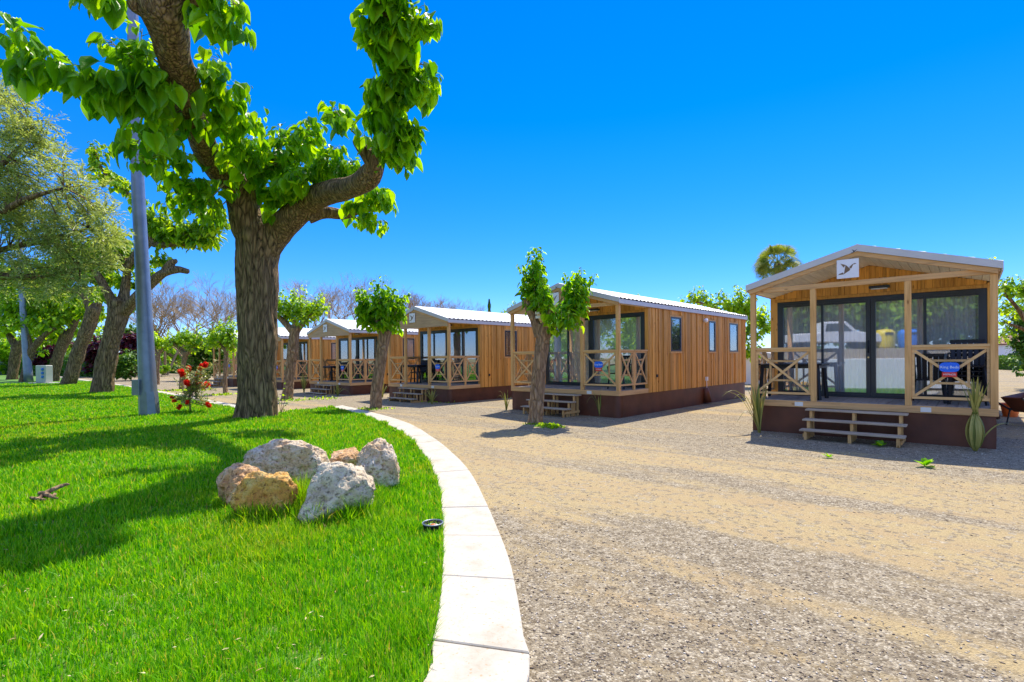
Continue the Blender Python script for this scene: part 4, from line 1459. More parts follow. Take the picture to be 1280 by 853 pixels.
    shoot([(505, 40, 9.5), (528, 30, 9.4), (540, 25, 9.4)], 0.32, 26, 0.8, 0.28)
    shoot([(492, 165, 10.2), (500, 190, 10.2), (496, 215, 10.3)], 0.36, 30, 1.1, 0.34)
    shoot([(480, -30, 9.3), (490, -80, 9.2), (500, -130, 9.1)], 0.40, 60, 0.9, 0.5)
    shoot([(470, -60, 9.4), (450, -110, 9.3), (440, -150, 9.2)], 0.40, 50, 0.9, 0.5)
    shoot([(500, -60, 9.2), (525, -100, 9.1), (530, -150, 9.1)], 0.40, 50, 0.9, 0.5)
    shoot([(280, 230, 13.0), (262, 250, 12.9), (250, 268, 12.9)], 0.34, 40, 0.8, 0.4)
    shoot([(285, 205, 12.6), (300, 190, 12.5), (312, 200, 12.6)], 0.34, 40, 0.8, 0.4)
    # fuller heart of the crown and bunches beside the right limb
    shoot([(300, 235, 13.2), (322, 215, 13.1), (340, 205, 13.1), (352, 190, 13.1)], 0.38, 60, 0.8, 0.45)
    shoot([(355, 240, 13.0), (372, 222, 12.9), (392, 212, 12.9)], 0.36, 50, 0.8, 0.45)
    shoot([(340, 205, 13.4), (352, 180, 13.3), (358, 160, 13.3)], 0.32, 40, 0.7, 0.34)
    shoot([(372, 190, 13.3), (384, 165, 13.2), (390, 150, 13.2)], 0.32, 44, 0.7, 0.36)
    shoot([(400, 215, 13.0), (412, 195, 12.9), (420, 185, 12.9)], 0.32, 34, 0.7, 0.34)
    shoot([(425, 210, 13.0), (440, 205, 12.9), (448, 210, 12.9)], 0.28, 22, 0.7, 0.25)
    shoot([(440, 255, 13.6), (455, 262, 13.5), (470, 275, 13.5), (476, 284, 13.5)], 0.36, 60, 1.1, 0.34)
    shoot([(465, 240, 13.4), (478, 245, 13.3), (484, 262, 13.3)], 0.34, 44, 1.0, 0.28)
    shoot([(262, 230, 12.8), (240, 225, 12.7), (215, 235, 12.6)], 0.34, 44, 0.8, 0.4)
    # lower right bunch
    shoot([(452, 262, 14.2), (462, 250, 14.1), (474, 236, 14.0)], 0.32, 44, 0.8, 0.32)
    shoot([(440, 268, 14.2), (452, 278, 14.1), (468, 272, 14.0)], 0.32, 40, 0.95, 0.3)
    cr = lv.build('crown', M['leaf'], root, HEART)
    st.build('twigs', M['leaf_shrub'], root, smooth=True)
    tag(root, 'huge mulberry with the thick furrowed trunk on the lawn, leafy arms reaching the top edge', 'tree')
    return root
hero()


def mulberry(label, bpx, trunk, limbs, heads, leaf_px, mat='leaf_far', bark='bark_small', voxel=None, group=None, Y=None, seg=16, stems=True, name='mulberry_tree', kind=None, amp=0.012):
    """pollarded mulberry: trunk and limbs given as (px, py, width px[, depth offset m])"""
    if Y is None:
        base = G(*bpx); Y = base.y
    else:
        p = Q(bpx[0], bpx[1], Y); base = Vector((p.x, p.y, 0))
    root = empty(name, base)
    k = Y / F
    def conv(path):
        pts, rad = [], []
        for t in path:
            dy = t[3] if len(t) > 3 else 0
            pts.append(Q(t[0], t[1], Y + dy) - base); rad.append(max(0.012, t[2] / 2 * k / math.sqrt(1 + ((t[0] - CX) / F) ** 2) - amp * 0.5))
        return pts, rad
    tr = MB()
    p, r = conv(trunk)
    if p[0].z > -0.05: p[0].z = -0.05
    tr.tube(p, r, seg + 8, amp * 1.4, 3.6, random.random() * 9, True, 5)
    for l in limbs:
        p, r = conv(l)
        tr.tube(p, r, seg, amp, 3.0, random.random() * 9, True, 4)
    remeshed(tr, 'trunk', M[bark], root, voxel or max(0.025, 1.0 * k))
    lv, st = Leaves(), MB()
    for h in heads:
        px, py, dy, n, lpx, spread = h[:6]
        dv = h[6] if len(h) > 6 else None
        head_shoots(lv, st if stems else None, Q(px, py, Y + dy) - base, n, lpx * k, leaf_px * k, 1.0, spread, 1.3, 0.9 * leaf_px * k, Vector(dv) if dv else None)
    lv.build('crown', M[mat], root, HEART if leaf_px > 8 else SIMPLE)
    if stems: st.build('twigs', M['leaf_shrub'], root, smooth=True)
    tag(root, label, 'tree', group)
    return root


GA = 'mulberries in the gravel before the cabins'
mulberry('leaning mulberry with two small plates nailed to its trunk, before the three-window cabin', (670, 529),
         [(669, 534, 23), (670, 520, 19), (672, 490, 17.5), (675, 455, 17), (678, 425, 18), (680, 406, 20)],
         [[(675, 420, 15), (668, 400, 12), (661, 384, 11), (658, 374, 9)], [(681, 412, 15), (686, 398, 12, -.2), (692, 386, 9, -.3)], [(684, 418, 12), (697, 403, 9, .2), (708, 392, 7, .3)], [(672, 392, 8), (676, 378, 6), (676, 366, 5)]],
         [(674, 384, 0, 9, 66, 0.10, (-0.16, 0, 0)), (682, 388, -.3, 7, 44, 0.10, (-.06, 0, 0)), (690, 402, .2, 6, 12, 0.3), (668, 372, .2, 6, 55, 0.12, (-.12, 0, 0)),
          (710, 394, 0, 9, 66, 0.10, (0.26, 0, 0)), (718, 392, .3, 7, 50, 0.12, (0.24, 0, 0)), (702, 404, -.3, 6, 20, 0.3), (694, 410, -.3, 6, 12, 0.3), (714, 402, .2, 5, 14, 0.3)],
         10.5, 'leaf', 'bark_small', 0.016, GA)
mulberry('leaning mulberry with three upright leaf tufts, before the second cabin left of the three-window cabin', (470, 511),
         [(469, 515, 18), (470, 505, 15), (472, 480, 14), (476, 450, 13.5), (480, 425, 14.5), (482, 413, 15)],
         [[(479, 420, 11), (474, 405, 8.5), (470, 396, 7)], [(483, 418, 9), (487, 405, 6.5, .2), (491, 396, 5, .3)]],
         [(464, 402, 0, 9, 46, 0.08, (-0.42, 0, 0)), (470, 408, .3, 6, 14, 0.3), (478, 398, 0, 9, 50, 0.05), (474, 412, -.2, 5, 12, 0.4), (483, 402, -.2, 6, 44, 0.05, (0.0, 0, 0)), (492, 400, 0, 9, 36, 0.08, (0.36, 0, 0)), (488, 414, .2, 5, 10, 0.4)],
         9.0, 'leaf', 'bark_small', 0.022, GA)
mulberry('mulberry whose limbs fork low with a cut left limb, just right of the thick trunk', (359, 500),
         [(358, 504, 17), (359, 496, 14), (362, 470, 12.5), (366, 440, 12.5), (368, 420, 13.5), (369, 410, 14)],
         [[(367, 416, 10), (356, 404, 8.5), (346, 394, 7), (341, 390, 6)], [(370, 414, 10), (380, 402, 7.5), (389, 392, 5.5)], [(368, 410, 8), (370, 398, 6)]],
         [(350, 398, 0, 8, 34, 0.3, (-.1, 0, 0)), (362, 398, 0, 9, 36, 0.25), (372, 396, .3, 9, 32, 0.3), (384, 396, 0, 9, 30, 0.3, (.15, 0, 0)), (395, 394, 0, 6, 24, 0.3, (.35, 0, 0)), (376, 406, -.3, 5, 14, 0.6), (398, 390, .2, 6, 16, 0.4)],
         7.5, 'leaf_far', 'bark_small', 0.03, GA)
mulberry('slim young mulberry just left of the thick trunk, before the farthest porch', (282, 493),
         [(282, 496, 7), (281, 480, 5.8), (282, 450, 5.5), (282, 434, 5.5)], [[(282, 440, 5), (273, 428, 4)], [(282, 440, 5), (290, 427, 4)]],
         [(270, 430, 0, 8, 22, 0.5), (280, 428, 0, 9, 30, 0.3), (288, 430, 0, 9, 34, 0.4), (263, 436, 0, 5, 14, 0.6), (290, 436, 0, 6, 16, 0.6)], 6.5, 'leaf_far', 'bark_small', 0.035, GA)
mulberry('low wide mulberry standing behind the red-flowered shrub', (227, 486.5),
         [(227, 489, 8), (227, 475, 6.5), (229, 455, 6), (232, 440, 7)], [[(231, 444, 5.5), (220, 432, 4.5), (212, 427, 4)], [(233, 444, 5.5), (244, 432, 4.5), (254, 428, 4)]],
         [(210, 430, 0, 8, 16, 0.8), (222, 428, 0, 9, 20, 0.6), (234, 430, 0, 9, 20, 0.6), (246, 428, 0, 9, 20, 0.6), (256, 432, 0, 7, 16, 0.8), (240, 436, 0, 7, 10, 1.2)], 6.0, 'leaf_far', 'bark_small', 0.04, GA)
mulberry('small mulberry peeping out just right of the nearest steel pole', (197, 481),
         [(197, 483, 6), (197, 465, 5), (198, 440, 5.5)], [[(198, 444, 4), (191, 434, 3.5)], [(198, 444, 4), (205, 434, 3.5)]],
         [(190, 434, 0, 7, 16, 0.8), (200, 432, 0, 8, 18, 0.7), (208, 434, 0, 7, 14, 0.9)], 6.0, 'leaf_far', 'bark_small', 0.05, GA)

GB = 'old mulberries in a row on the lawn'
mulberry('old mulberry on the lawn with a long cut limb pointing right, beside the nearest pole', (127, 492),
         [(125, 498, 36), (127, 488, 30), (131, 465, 27), (137, 435, 26), (143, 410, 25), (147, 392, 28), (149, 376, 28)],
         [[(145, 392, 18), (137, 372, 15, -.3), (126, 352, 13, -.5), (117, 338, 9, -.6)],
          [(150, 388, 17), (156, 360, 14, .3), (158, 338, 12, .2), (150, 324, 13, 0), (136, 314, 9, -.3)],
          [(154, 340, 11), (168, 322, 14, 0), (182, 305, 14, 0), (188, 288, 13, 0), (180, 264, 9, 0), (160, 242, 7, 0), (140, 228, 6), (124, 205, 5), (118, 185, 4)],
          [(184, 302, 12), (200, 306, 10), (222, 304, 9), (244, 308, 7)],
          [(155, 390, 17), (170, 372, 15, -.2), (188, 354, 14, -.4), (204, 342, 13, -.5), (221, 337, 11, -.5), (236, 340, 7, -.5)], [(206, 342, 12, -.5), (214, 330, 12, -.5), (221, 326, 6, -.5)]],
         [(118, 196, 0, 5, 18, 0.3), (123, 210, 0, 6, 14, 0.6), (132, 222, 0, 6, 12, 0.8), (146, 232, 0, 7, 14, 0.8), (160, 242, 0, 7, 14, 0.8), (176, 258, 0, 7, 14, 0.8),
          (190, 285, 0, 8, 22, 0.7), (200, 280, 0, 8, 22, 0.7), (212, 300, 0, 10, 28, 0.7), (226, 298, 0, 10, 28, 0.6), (240, 300, 0, 10, 28, 0.6), (256, 302, 0, 9, 26, 0.7), (270, 290, 0, 9, 26, 0.6, (.3, 0, 0)), (262, 280, 0, 8, 24, 0.6), (198, 330, 0, 8, 16, 0.9), (236, 306, 0, 7, 10, 1.2),
          (140, 312, 0, 9, 28, 0.8), (125, 330, -.3, 9, 26, 0.9), (112, 335, -.5, 10, 30, 0.8), (150, 320, .4, 9, 26, 0.8), (165, 330, .5, 8, 26, 0.8), (162, 355, .8, 8, 20, 1.0), (170, 385, .8, 6, 14, 1.0), (130, 372, .6, 7, 18, 1.0), (186, 350, .6, 5, 16, 0.8)],
         9.5, 'leaf_far', 'bark', 0.045, GB, seg=20, amp=0.03)
mulberry('leaning old mulberry left of the long-limbed one, its trunk slanting right', (88, 481.5),
         [(84, 486, 24), (86, 478, 20), (92, 460, 19), (102, 430, 18), (112, 402, 19), (118, 384, 21)],
         [[(116, 392, 15), (108, 372, 14), (99, 363, 12), (85, 363, 9.5), (72, 357, 8), (67, 354, 6)], [(120, 388, 12), (127, 368, 9), (130, 352, 7)], [(108, 372, 10), (104, 352, 8), (96, 340, 6)]],
         [(68, 352, 0, 9, 28, 0.9), (82, 350, 0, 9, 28, 0.9), (96, 340, 0, 10, 30, 0.9), (108, 345, 0, 9, 28, 0.9), (128, 350, 0, 9, 26, 0.9), (118, 372, .8, 7, 18, 1.0), (88, 376, .8, 8, 18, 1.1), (60, 370, .5, 8, 20, 1.1), (125, 400, 1, 6, 16, 1.0), (75, 330, 0, 9, 26, 1.0), (95, 325, 1, 9, 24, 1.0), (110, 320, 0, 9, 24, 1.0), (60, 345, 1, 9, 24, 1.0), (105, 395, 1.5, 8, 18, 1.2), (135, 355, 1, 8, 20, 1.0)],
         9.0, 'leaf_far', 'bark', 0.055, GB, seg=18, amp=0.03)
mulberry('old mulberry behind the electric box, limbs spreading wide to the left', (68, 477),
         [(66, 481, 18), (67, 474, 15), (70, 458, 14.5), (76, 435, 15.5), (84, 416, 18)],
         [[(82, 420, 13), (68, 408, 10.5), (50, 402, 9), (32, 396, 7), (15, 392, 6)], [(86, 418, 11), (95, 402, 8.5), (103, 390, 7), (112, 384, 5)]],
         [(15, 392, 0, 9, 26, 0.9), (28, 392, 0, 9, 28, 0.9), (42, 394, 0, 10, 28, 0.9), (56, 398, 0, 9, 26, 0.9), (70, 400, 0, 9, 28, 0.9), (90, 396, 0, 8, 24, 0.9), (104, 390, 0, 8, 22, 0.9), (60, 425, 2, 8, 18, 1.1), (40, 375, 1, 9, 26, 1.0), (14, 370, 1, 9, 26, 1.0), (60, 380, 1, 9, 26, 1.0), (30, 350, 0, 10, 28, 1.0), (50, 355, 0, 10, 28, 1.0), (80, 380, 0, 10, 26, 1.0), (45, 420, 1, 8, 16, 1.2), (92, 415, 2, 7, 14, 1.2), (5, 350, 0, 10, 28, 1.0)],
         8.2, 'leaf_far', 'bark', 0.07, GB, seg=16, amp=0.03)
mulberry('old mulberry at the left edge with an upright trunk, far down the lawn', (15, 475),
         [(14, 479, 19), (15, 472, 16), (18, 450, 15), (22, 430, 16)],
         [[(20, 434, 11), (10, 418, 9), (-6, 408, 7)], [(23, 432, 11), (34, 416, 8), (46, 408, 6)]],
         [(-4, 408, 0, 9, 26, 0.9), (8, 410, 0, 9, 26, 0.9), (22, 410, 0, 9, 26, 0.9), (36, 408, 0, 9, 26, 0.9), (48, 408, 0, 8, 22, 0.9), (5, 385, 1, 9, 26, 1.0), (25, 380, 1, 9, 26, 1.0), (10, 425, 1, 7, 12, 1.2), (2, 360, 1, 9, 24, 1.0), (22, 352, 1, 9, 24, 1.0)],
         8.0, 'leaf_far', 'bark', 0.08, GB, seg=16, amp=0.03)
mulberry('old mulberry just behind the middle pole, its limb bowed over to the right', (30, 478),
         [(28, 482, 15), (30, 474, 12.5), (35, 452, 11), (41, 434, 12)],
         [[(40, 438, 10), (50, 425, 9), (60, 416, 8), (70, 410, 6.5)], [(40, 438, 9), (36, 422, 7), (28, 412, 5)]],
         [(70, 410, 0, 8, 20, 0.9), (56, 414, 0, 8, 22, 0.9), (34, 412, 0, 8, 22, 0.9), (84, 440, 2, 4, 10, 1.0), (48, 440, 3, 6, 14, 1.0)],
         8.0, 'leaf_far', 'bark', 0.08, GB, seg=14, amp=0.03)

# trees behind the cabins
GC = 'mulberries behind the cabins'
mulberry('mulberry standing in the gap between the three-window cabin and the nearest cabin', (925, 475),
         [(925, 478, 8), (924, 440, 7), (925, 405, 8)], [[(924, 410, 6), (905, 392, 5), (885, 382, 4), (865, 376, 3.5)], [(925, 408, 6), (938, 392, 4)]],
         [(862, 378, 0, 6, 14, 0.6), (872, 378, 0, 6, 14, 0.6), (882, 380, 0, 7, 22, 0.3), (895, 386, 0, 7, 16, 0.7), (907, 388, 0, 7, 20, 0.7), (920, 390, 0, 9, 30, 0.4), (930, 392, 0, 9, 34, 0.3), (942, 400, 0, 9, 24, 0.7), (955, 410, 0, 9, 24, 0.8), (948, 420, 0, 8, 20, 0.9), (932, 420, 0, 8, 26, 0.6), (928, 440, 0, 8, 22, 0.6), (940, 445, 0, 7, 20, 0.9)],
         7.5, 'leaf_far', 'bark_small', 0.06, GC, Y=27)
mulberry('mulberry behind the three-window cabin showing only a tuft above the middle of its roof', (798, 450),
         [(798, 460, 6), (798, 400, 5), (798, 385, 5)], [], [(798, 386, 0, 8, 18, 0.25), (792, 388, 0, 5, 12, 0.4)], 5, 'leaf_far', 'bark_small', 0.06, GC, Y=34)
mulberry('mulberry behind the cabins showing only a tuft left of the three-window cabin roof', (640, 450),
         [(644, 460, 5), (644, 400, 4.5), (644, 392, 4)], [], [(645, 392, 0, 7, 14, 0.4), (638, 394, 0, 5, 8, 0.6), (628, 396, 0, 4, 8, 0.5)], 4.5, 'leaf_far', 'bark_small', 0.06, GC, Y=36)
mulberry('mulberry with bare knotted limbs at the right edge behind the nearest cabin', (1310, 520),
         [(1312, 520, 20), (1308, 450, 18), (1300, 420, 18)], [[(1302, 430, 14), (1285, 405, 9), (1268, 380, 6), (1256, 366, 4.5)], [(1302, 425, 13), (1280, 412, 7), (1262, 404, 5.5), (1252, 402, 5)], [(1300, 430, 10), (1310, 390, 8), (1320, 360, 6)]],
         [(1256, 364, 0, 7, 16, 0.6), (1266, 366, 0, 8, 20, 0.7), (1278, 364, 0, 8, 22, 0.7), (1260, 384, .5, 7, 14, 0.9), (1252, 400, 0, 5, 12, 0.6), (1274, 392, 0.5, 8, 18, 0.9), (1290, 372, 0, 9, 24, 0.8), (1300, 360, 0, 9, 26, 0.8), (1254, 425, 0.5, 6, 14, 0.8), (1236, 335, 1.5, 4, 12, 0.5)],
         8, 'leaf_far', 'bark', 0.04, GC, Y=17, amp=0.02)


# ---- grey-green olive leaning in from the left
def olive():
    Y = 13.0
    b = Q(-190, 500, Y); base = Vector((b.x, b.y, 0))
    root = empty('olive_tree', base)
    k = Y / F
    tr = MB()
    P = lambda px, py, dy=0: Q(px, py, Y + dy) - base
    tr.tube([Vector((0, 0, -0.05)), P(-185, 440), P(-175, 390), P(-170, 350)], [0.34, 0.27, 0.25, 0.24], 18, 0.02, 3, 1, True, 5)
    clumps = []
    rnd = random.Random(21)
    ell = [(12, 215, 46, 60, 26), (58, 235, 55, 50, 26), (100, 290, 42, 36, 20), (30, 290, 60, 52, 30), (75, 335, 60, 34, 24), (-30, 250, 60, 90, 22), (110, 250, 22, 28, 7),
           (8, 130, 34, 34, 13), (40, 165, 26, 28, 11), (130, 310, 20, 30, 7), (-60, 340, 60, 60, 18), (25, 355, 45, 18, 8)]
    limbs = [[P(-172, 360), P(-120, 330), P(-60, 330, .5), P(10, 310, .4), P(70, 300), P(110, 285)], [P(-172, 360), P(-110, 290, -.3), P(-40, 240, -.5), P(20, 190, -.5), P(40, 160, -.4)],
             [P(-172, 360), P(-130, 250, .3), P(-60, 180, .6), P(0, 130, .6)], [P(-60, 330, .5), P(0, 345, .2), P(60, 345), P(100, 335)], [P(-110, 290, -.3), P(-30, 280, -.8), P(30, 250, -1), P(80, 235, -.8)]]
    for l in limbs: tr.tube(l, [0.13 * (1 - 0.8 * i / (len(l) - 1)) for i in range(len(l))], 10, 0.006, 3, 2, True, 4)
    lv, st = Leaves(), MB()
    anchors = [along(l, t / 20) for l in limbs for t in range(4, 21)]
    for (cx, cy, rx, ry, n) in ell:
        for i in range(int(n * 1.35)):
            a, rr = rnd.uniform(0, 2 * pi), rnd.random() ** 0.6
            c = P(cx + cos(a) * rx * rr, cy + sin(a) * ry * rr, rnd.uniform(-1.1, 1.1))
            near = min(anchors, key=lambda q: (q - c).length)
            tr.tube([near, near.lerp(c, 0.5) + Vector((0, 0, 0.08)), c], [0.018, 0.012, 0.006], 4, cap=False)
            for _ in range(13):
                d = Vector((rnd.uniform(-1, 1), rnd.uniform(-1, 1), rnd.uniform(-0.7, 1.0))).normalized()
                q = c + d * 0.05
                pts = [q.copy()]
                for j in range(7):
                    d = (d + Vector((0, 0, -0.02)) + Vector((rnd.uniform(-.1, .1), rnd.uniform(-.1, .1), rnd.uniform(-.1, .1)))).normalized()
                    q = q + d * 0.052
                    pts.append(q.copy())
                    for sgn in (-1, 1):
                        s_ = d.cross(Vector((0, 0, 1))) * sgn
                        tip = d * 0.7 + s_ * 0.8 + Vector((rnd.uniform(-.3, .3), rnd.uniform(-.3, .3), rnd.uniform(-.4, .3)))
                        lv.add(q, tip, Vector((rnd.uniform(-.8, .8), rnd.uniform(-.8, .8), 1)), 0.105 * rnd.uniform(0.7, 1.25))
                st.tube(pts[::3], [0.004] * len(pts[::3]), 3, cap=False)
    tr.build('trunk', M['bark'], root, smooth=True)
    lv.build('crown', M['leaf_olive'], root, NARROW)
    st.build('twigs', M['leaf_shrub'], root)
    tag(root, 'silvery small-leaved olive tree leaning in over the lawn from the left edge', 'tree')
olive()


# ---- bare spreading trees far behind
def bare_tree(bx, Y, top_py, lean, seedn, label, width=1.0):
    rnd = random.Random(seedn)
    p = Q(bx, 450, Y); base = Vector((p.x, p.y, 0))
    root = empty('bare_tree', base)
    Ht = (Q(bx, top_py - 14, Y)).z
    tr, tw = MB(), MB()
    def grow(p, d, L, r, lev):
        n = 3
        pts = [p]
        dd = d.copy()
        for i in range(n):
            dd = (dd + Vector((rnd.uniform(-.14, .14), rnd.uniform(-.14, .14), rnd.uniform(-.05, .08)))).normalized()
            pts.append(pts[-1] + dd * (L / n))
        (tr if lev < 3 else tw).tube(pts, [r, r * .88, r * .76, r * .62], 6 if lev < 2 else (4 if lev < 4 else 3), cap=False)
        if lev >= 6: return
        for c in range(3 if lev < 5 else 4):
            a = rnd.uniform(0, 2 * pi)
            sp = rnd.uniform(0.35, 0.75) * width
            nd = (dd + Vector((cos(a) * sp, sin(a) * sp, 0.02 if lev > 2 else 0.05))).normalized()
            at = pts[rnd.choice((2, 3, 3))]
            grow(at, nd, L * rnd.uniform(0.62, 0.82), r * 0.58, lev + 1)
    for s in range(3):
        a = s * 2.1 + seedn
        d = Vector((cos(a) * 0.42 + lean, sin(a) * 0.4, 1)).normalized()
        grow(Vector((cos(a) * 0.15, sin(a) * 0.15, 0)), d, Ht * 0.30, 0.17, 0)
    tr.build('trunk', M['twig'], root, smooth=True)
    tw.build('crown', M['twig'], root)
    tag(root, label, 'tree', 'bare brown trees far behind the cabins')
bare_tree(206, 62, 352, 0.15, 1, 'bare brown tree with many slanting stems just right of the nearest pole')
bare_tree(244, 66, 358, -0.25, 5, 'bare brown tree leaning left over the low mulberries, middle of the far left trio')
bare_tree(286, 64, 356, 0.05, 9, 'bare brown tree touching the left side of the thick trunk, far away')
bare_tree(400, 66, 354, -0.05, 12, 'bare purplish tree rising right of the fork-limbed small mulberry')
bare_tree(440, 62, 350, 0.05, 15, 'bare purplish tree rising behind the mulberry with three leaf tufts')
bare_tree(505, 66, 364, 0.10, 18, 'bare purplish tree over the ridge of the cabin with the black porch table')
bare_tree(548, 70, 372, 0.0, 22, 'lowest bare purplish tree at the right end of the far row')


# ---- palm behind the nearest cabin
def palm():
    Y = 42.0
    p = Q(972, 328, Y); base = Vector((p.x, p.y, 0))
    root = empty('palm_tree', base)
    h = p.z
    t = MB(); t.tube([(0, 0, -0.05), (0.1, 0, h * 0.5), (0, 0, h - 0.1)], [0.3, 0.24, 0.26], 14, 0.02, 3, 0, True, 8)
    t.build('trunk', M['bark'], root, smooth=True)
    rnd = random.Random(4)
    V, Fc = [], []
    for i in range(64):
        el = math.asin(rnd.uniform(-0.55, 1.0)); az = rnd.uniform(0, 2 * pi)
        d = Vector((cos(az) * cos(el), sin(az) * cos(el), sin(el)))
        c = Vector((0, 0, h)) + d * rnd.uniform(0.75, 1.15) + Vector((0, 0, -0.15))
        side = d.cross(Vector((0, 0, 1))).normalized(); side = (Matrix.Rotation(rnd.uniform(-1.2, 1.2), 3, d) @ side).normalized(); up = side.cross(d).normalized()
        R = rnd.uniform(0.85, 1.15)
        for j in range(19):
            a = -1.25 + 2.5 * j / 18
            dirn = (d * cos(a) + side * sin(a)).normalized()
            perp = dirn.cross(up).normalized()
            mid = c + dirn * R * 0.55; tip = c + dirn * R + Vector((0, 0, -0.28 * R - 0.05 * rnd.random()))
            n = len(V)
            V += [c, mid + perp * 0.03, tip, mid - perp * 0.03]
            Fc.append((n, n + 1, n + 2, n + 3))
        n = len(V)
        V += [Vector((0, 0, h)) - side * 0.02, Vector((0, 0, h)) + side * 0.02, c + side * 0.015, c - side * 0.015]
        Fc.append((n, n + 1, n + 2, n + 3))
    m = MB(); m.v = [tuple(v) for v in V]; m.f = Fc
    m.build('crown', M['leaf_palm'], root, recalc=False)
    tag(root, 'fan palm rising behind the roof of the nearest cabin', 'palm tree')
palm()


def cypress():
    Y = 75; p = Q(611.5, 376, Y); base = Vector((p.x, p.y, 0)); h = p.z
    root = empty('cypress_tree', base)
    MB().tube([(0, 0, -0.05), (0, 0, h * 0.5)], [0.16, 0.08], 8).build('trunk', M['bark'], root)
    lv = Leaves(); rnd = random.Random(2)
    for i in range(2600):
        z = h * (0.06 + 0.94 * rnd.random()); t = z / h
        r = (0.62 * (1 - t) ** 0.55) * rnd.random() ** 0.4 * (0.8 + 0.3 * sin(z * 5))
        a = rnd.uniform(0, 2 * pi)
        lv.add((cos(a) * r, sin(a) * r, z), (cos(a) * .4, sin(a) * .4, 1), (cos(a), sin(a), 0.3), 0.3)
    lv.build('crown', M['leaf_hedge'], root, SIMPLE)
    tag(root, 'tiny dark pointed cypress showing above the white roof in the distance', 'cypress tree')
cypress()


def bushy(name, label, cat, px0, px1, top, bot, Y, mat, leaf, n, depth=2.0, trunk=True, group=None, shape=1.0, seedn=1):
    A, B = Q(px0, bot, Y), Q(px1, top, Y)
    return bushy_at(name, label, cat, Vector(((A.x + B.x) / 2, Y, 0)), (B.x - A.x) / 2, max(0.0, A.z), B.z, mat, leaf, n, depth, trunk, group, shape, seedn)


def bushy_at(name, label, cat, base, rx, z0, z1, mat, leaf, n, depth, trunk, group, shape, seedn):
    """leafy shrub or tree mass: leaf clumps spread through an uneven volume"""
    rnd = random.Random(seedn)
    root = empty(name, base)
    lv = Leaves()
    nc = max(8, int(n / 60))
    centres = []
    for i in range(nc):
        a, e = rnd.uniform(0, 2 * pi), rnd.uniform(-1, 1)
        r = rnd.uniform(0.35, 0.95)
        s_ = math.sqrt(1 - e * e) ** shape
        centres.append(Vector((cos(a) * s_ * rx * r, sin(a) * s_ * depth / 2 * r, (z0 + z1) / 2 + e * (z1 - z0) / 2 * r)))
    cr = min(rx, (z1 - z0) / 2) * 0.33
    for i in range(n):
        c = rnd.choice(centres)
        d = Vector((rnd.gauss(0, 1), rnd.gauss(0, 1), rnd.gauss(0, 1))).normalized()
        q = c + d * cr * rnd.random() ** 0.4
        if q.z < 0.02: q.z = 0.02
        lv.add(q, Vector((d.x, d.y, d.z * 0.5 - 0.2)) + Vector((rnd.uniform(-.6, .6), rnd.uniform(-.6, .6), rnd.uniform(-.6, .6))), Vector((d.x, d.y, 1)), leaf * rnd.uniform(0.6, 1.3))
    lv.build('crown', M[mat], root, SIMPLE)
    t = MB()
    hh = (z0 + z1) / 2
    t.tube([(0, 0, -0.05), (0.05, 0, hh * 0.6), (0, 0, hh)], [0.10, 0.07, 0.05] if trunk else [0.04, 0.03, 0.02], 8, 0.004, 2, 1)
    for c in centres[:9]:
        t.tube([(0, 0, hh * 0.4), tuple(Vector((0, 0, hh * 0.5)).lerp(c, 0.5)), tuple(c)], [0.04, 0.03, 0.01], 5, cap=False)
    t.build('trunk' if trunk else 'stems', M['bark_small'], root, smooth=True)
    tag(root, label, cat, group)
    return root


GP = 'purple plum trees beyond the path'
bushy('plum_tree', 'dark purple plum tree seen between the pole and the trunk with the cut limb', 'tree', 150, 186, 412, 468, 56, 'leaf_purple', 0.42, 1500, 4, True, GP, 1, 3)
bushy('plum_tree', 'dark purple plum tree glimpsed between two slanting mulberry trunks', 'tree', 100, 138, 416, 466, 57, 'leaf_purple', 0.42, 1400, 4, True, GP, 1, 4)
bushy('plum_tree', 'dark purple plum tree behind the electric box, farthest left of the plums', 'tree', 36, 72, 424, 464, 64, 'leaf_purple', 0.42, 1200, 4, True, GP, 1, 5)
bushy('round_shrub', 'pale green rounded shrub at the foot of the trunk with the cut limb', 'shrub', 140, 187, 438, 471, 45, 'leaf_hedge', 0.26, 2200, 3, False, None, 0.6, 6)
bushy('round_shrub', 'small yellow-green shrub on the far side of the path right of the pole', 'shrub', 190, 214, 455, 468, 56, 'leaf_far', 0.22, 700, 2, False, None, 0.7, 7)
bushy('evergreen_tree', 'dark evergreen filling the gap behind the farthest porch', 'tree', 232, 284, 410, 474, 44, 'leaf_hedge', 0.30, 3200, 4, True, None, 0.8, 8)
bushy('evergreen_tree', 'dense green tree behind the purple plums at far left', 'tree', 150, 200, 404, 440, 76, 'leaf_hedge', 0.5, 1500, 5, True, None, 0.8, 28)
bushy('evergreen_tree', 'bushy dark green tree at the right edge above the clipped hedge', 'tree', 1252, 1345, 375, 462, 23, 'leaf_hedge', 0.17, 5200, 3, True, None, 0.7, 9)
GT = 'low trees closing the far end of the path'
for i, (a, b, t_, Y, lb) in enumerate(((-40, 30, 405, 70, 'broad green tree closing the view at the left edge behind the plums'), (20, 80, 400, 74, 'broad green tree rising behind the electric box, beyond the hedge'), (70, 130, 402, 72, 'broad green tree rising between the slanting trunks beyond the hedge'), (125, 190, 398, 78, 'broad green tree rising behind the pole and the plums'))):
    bushy('green_tree', lb, 'tree', a, b, t_, 464, Y, 'leaf_hedge' if i % 2 else 'leaf_far', 0.5, 1900, 5, True, 'broad green trees beyond the far hedge', 0.7, 140 + i)
labs = ['low green tree at the far end, left of the brown building', 'low green tree right before the brown building', 'low green tree behind the far plums at the left', 'low green tree at the left frame edge in the distance']
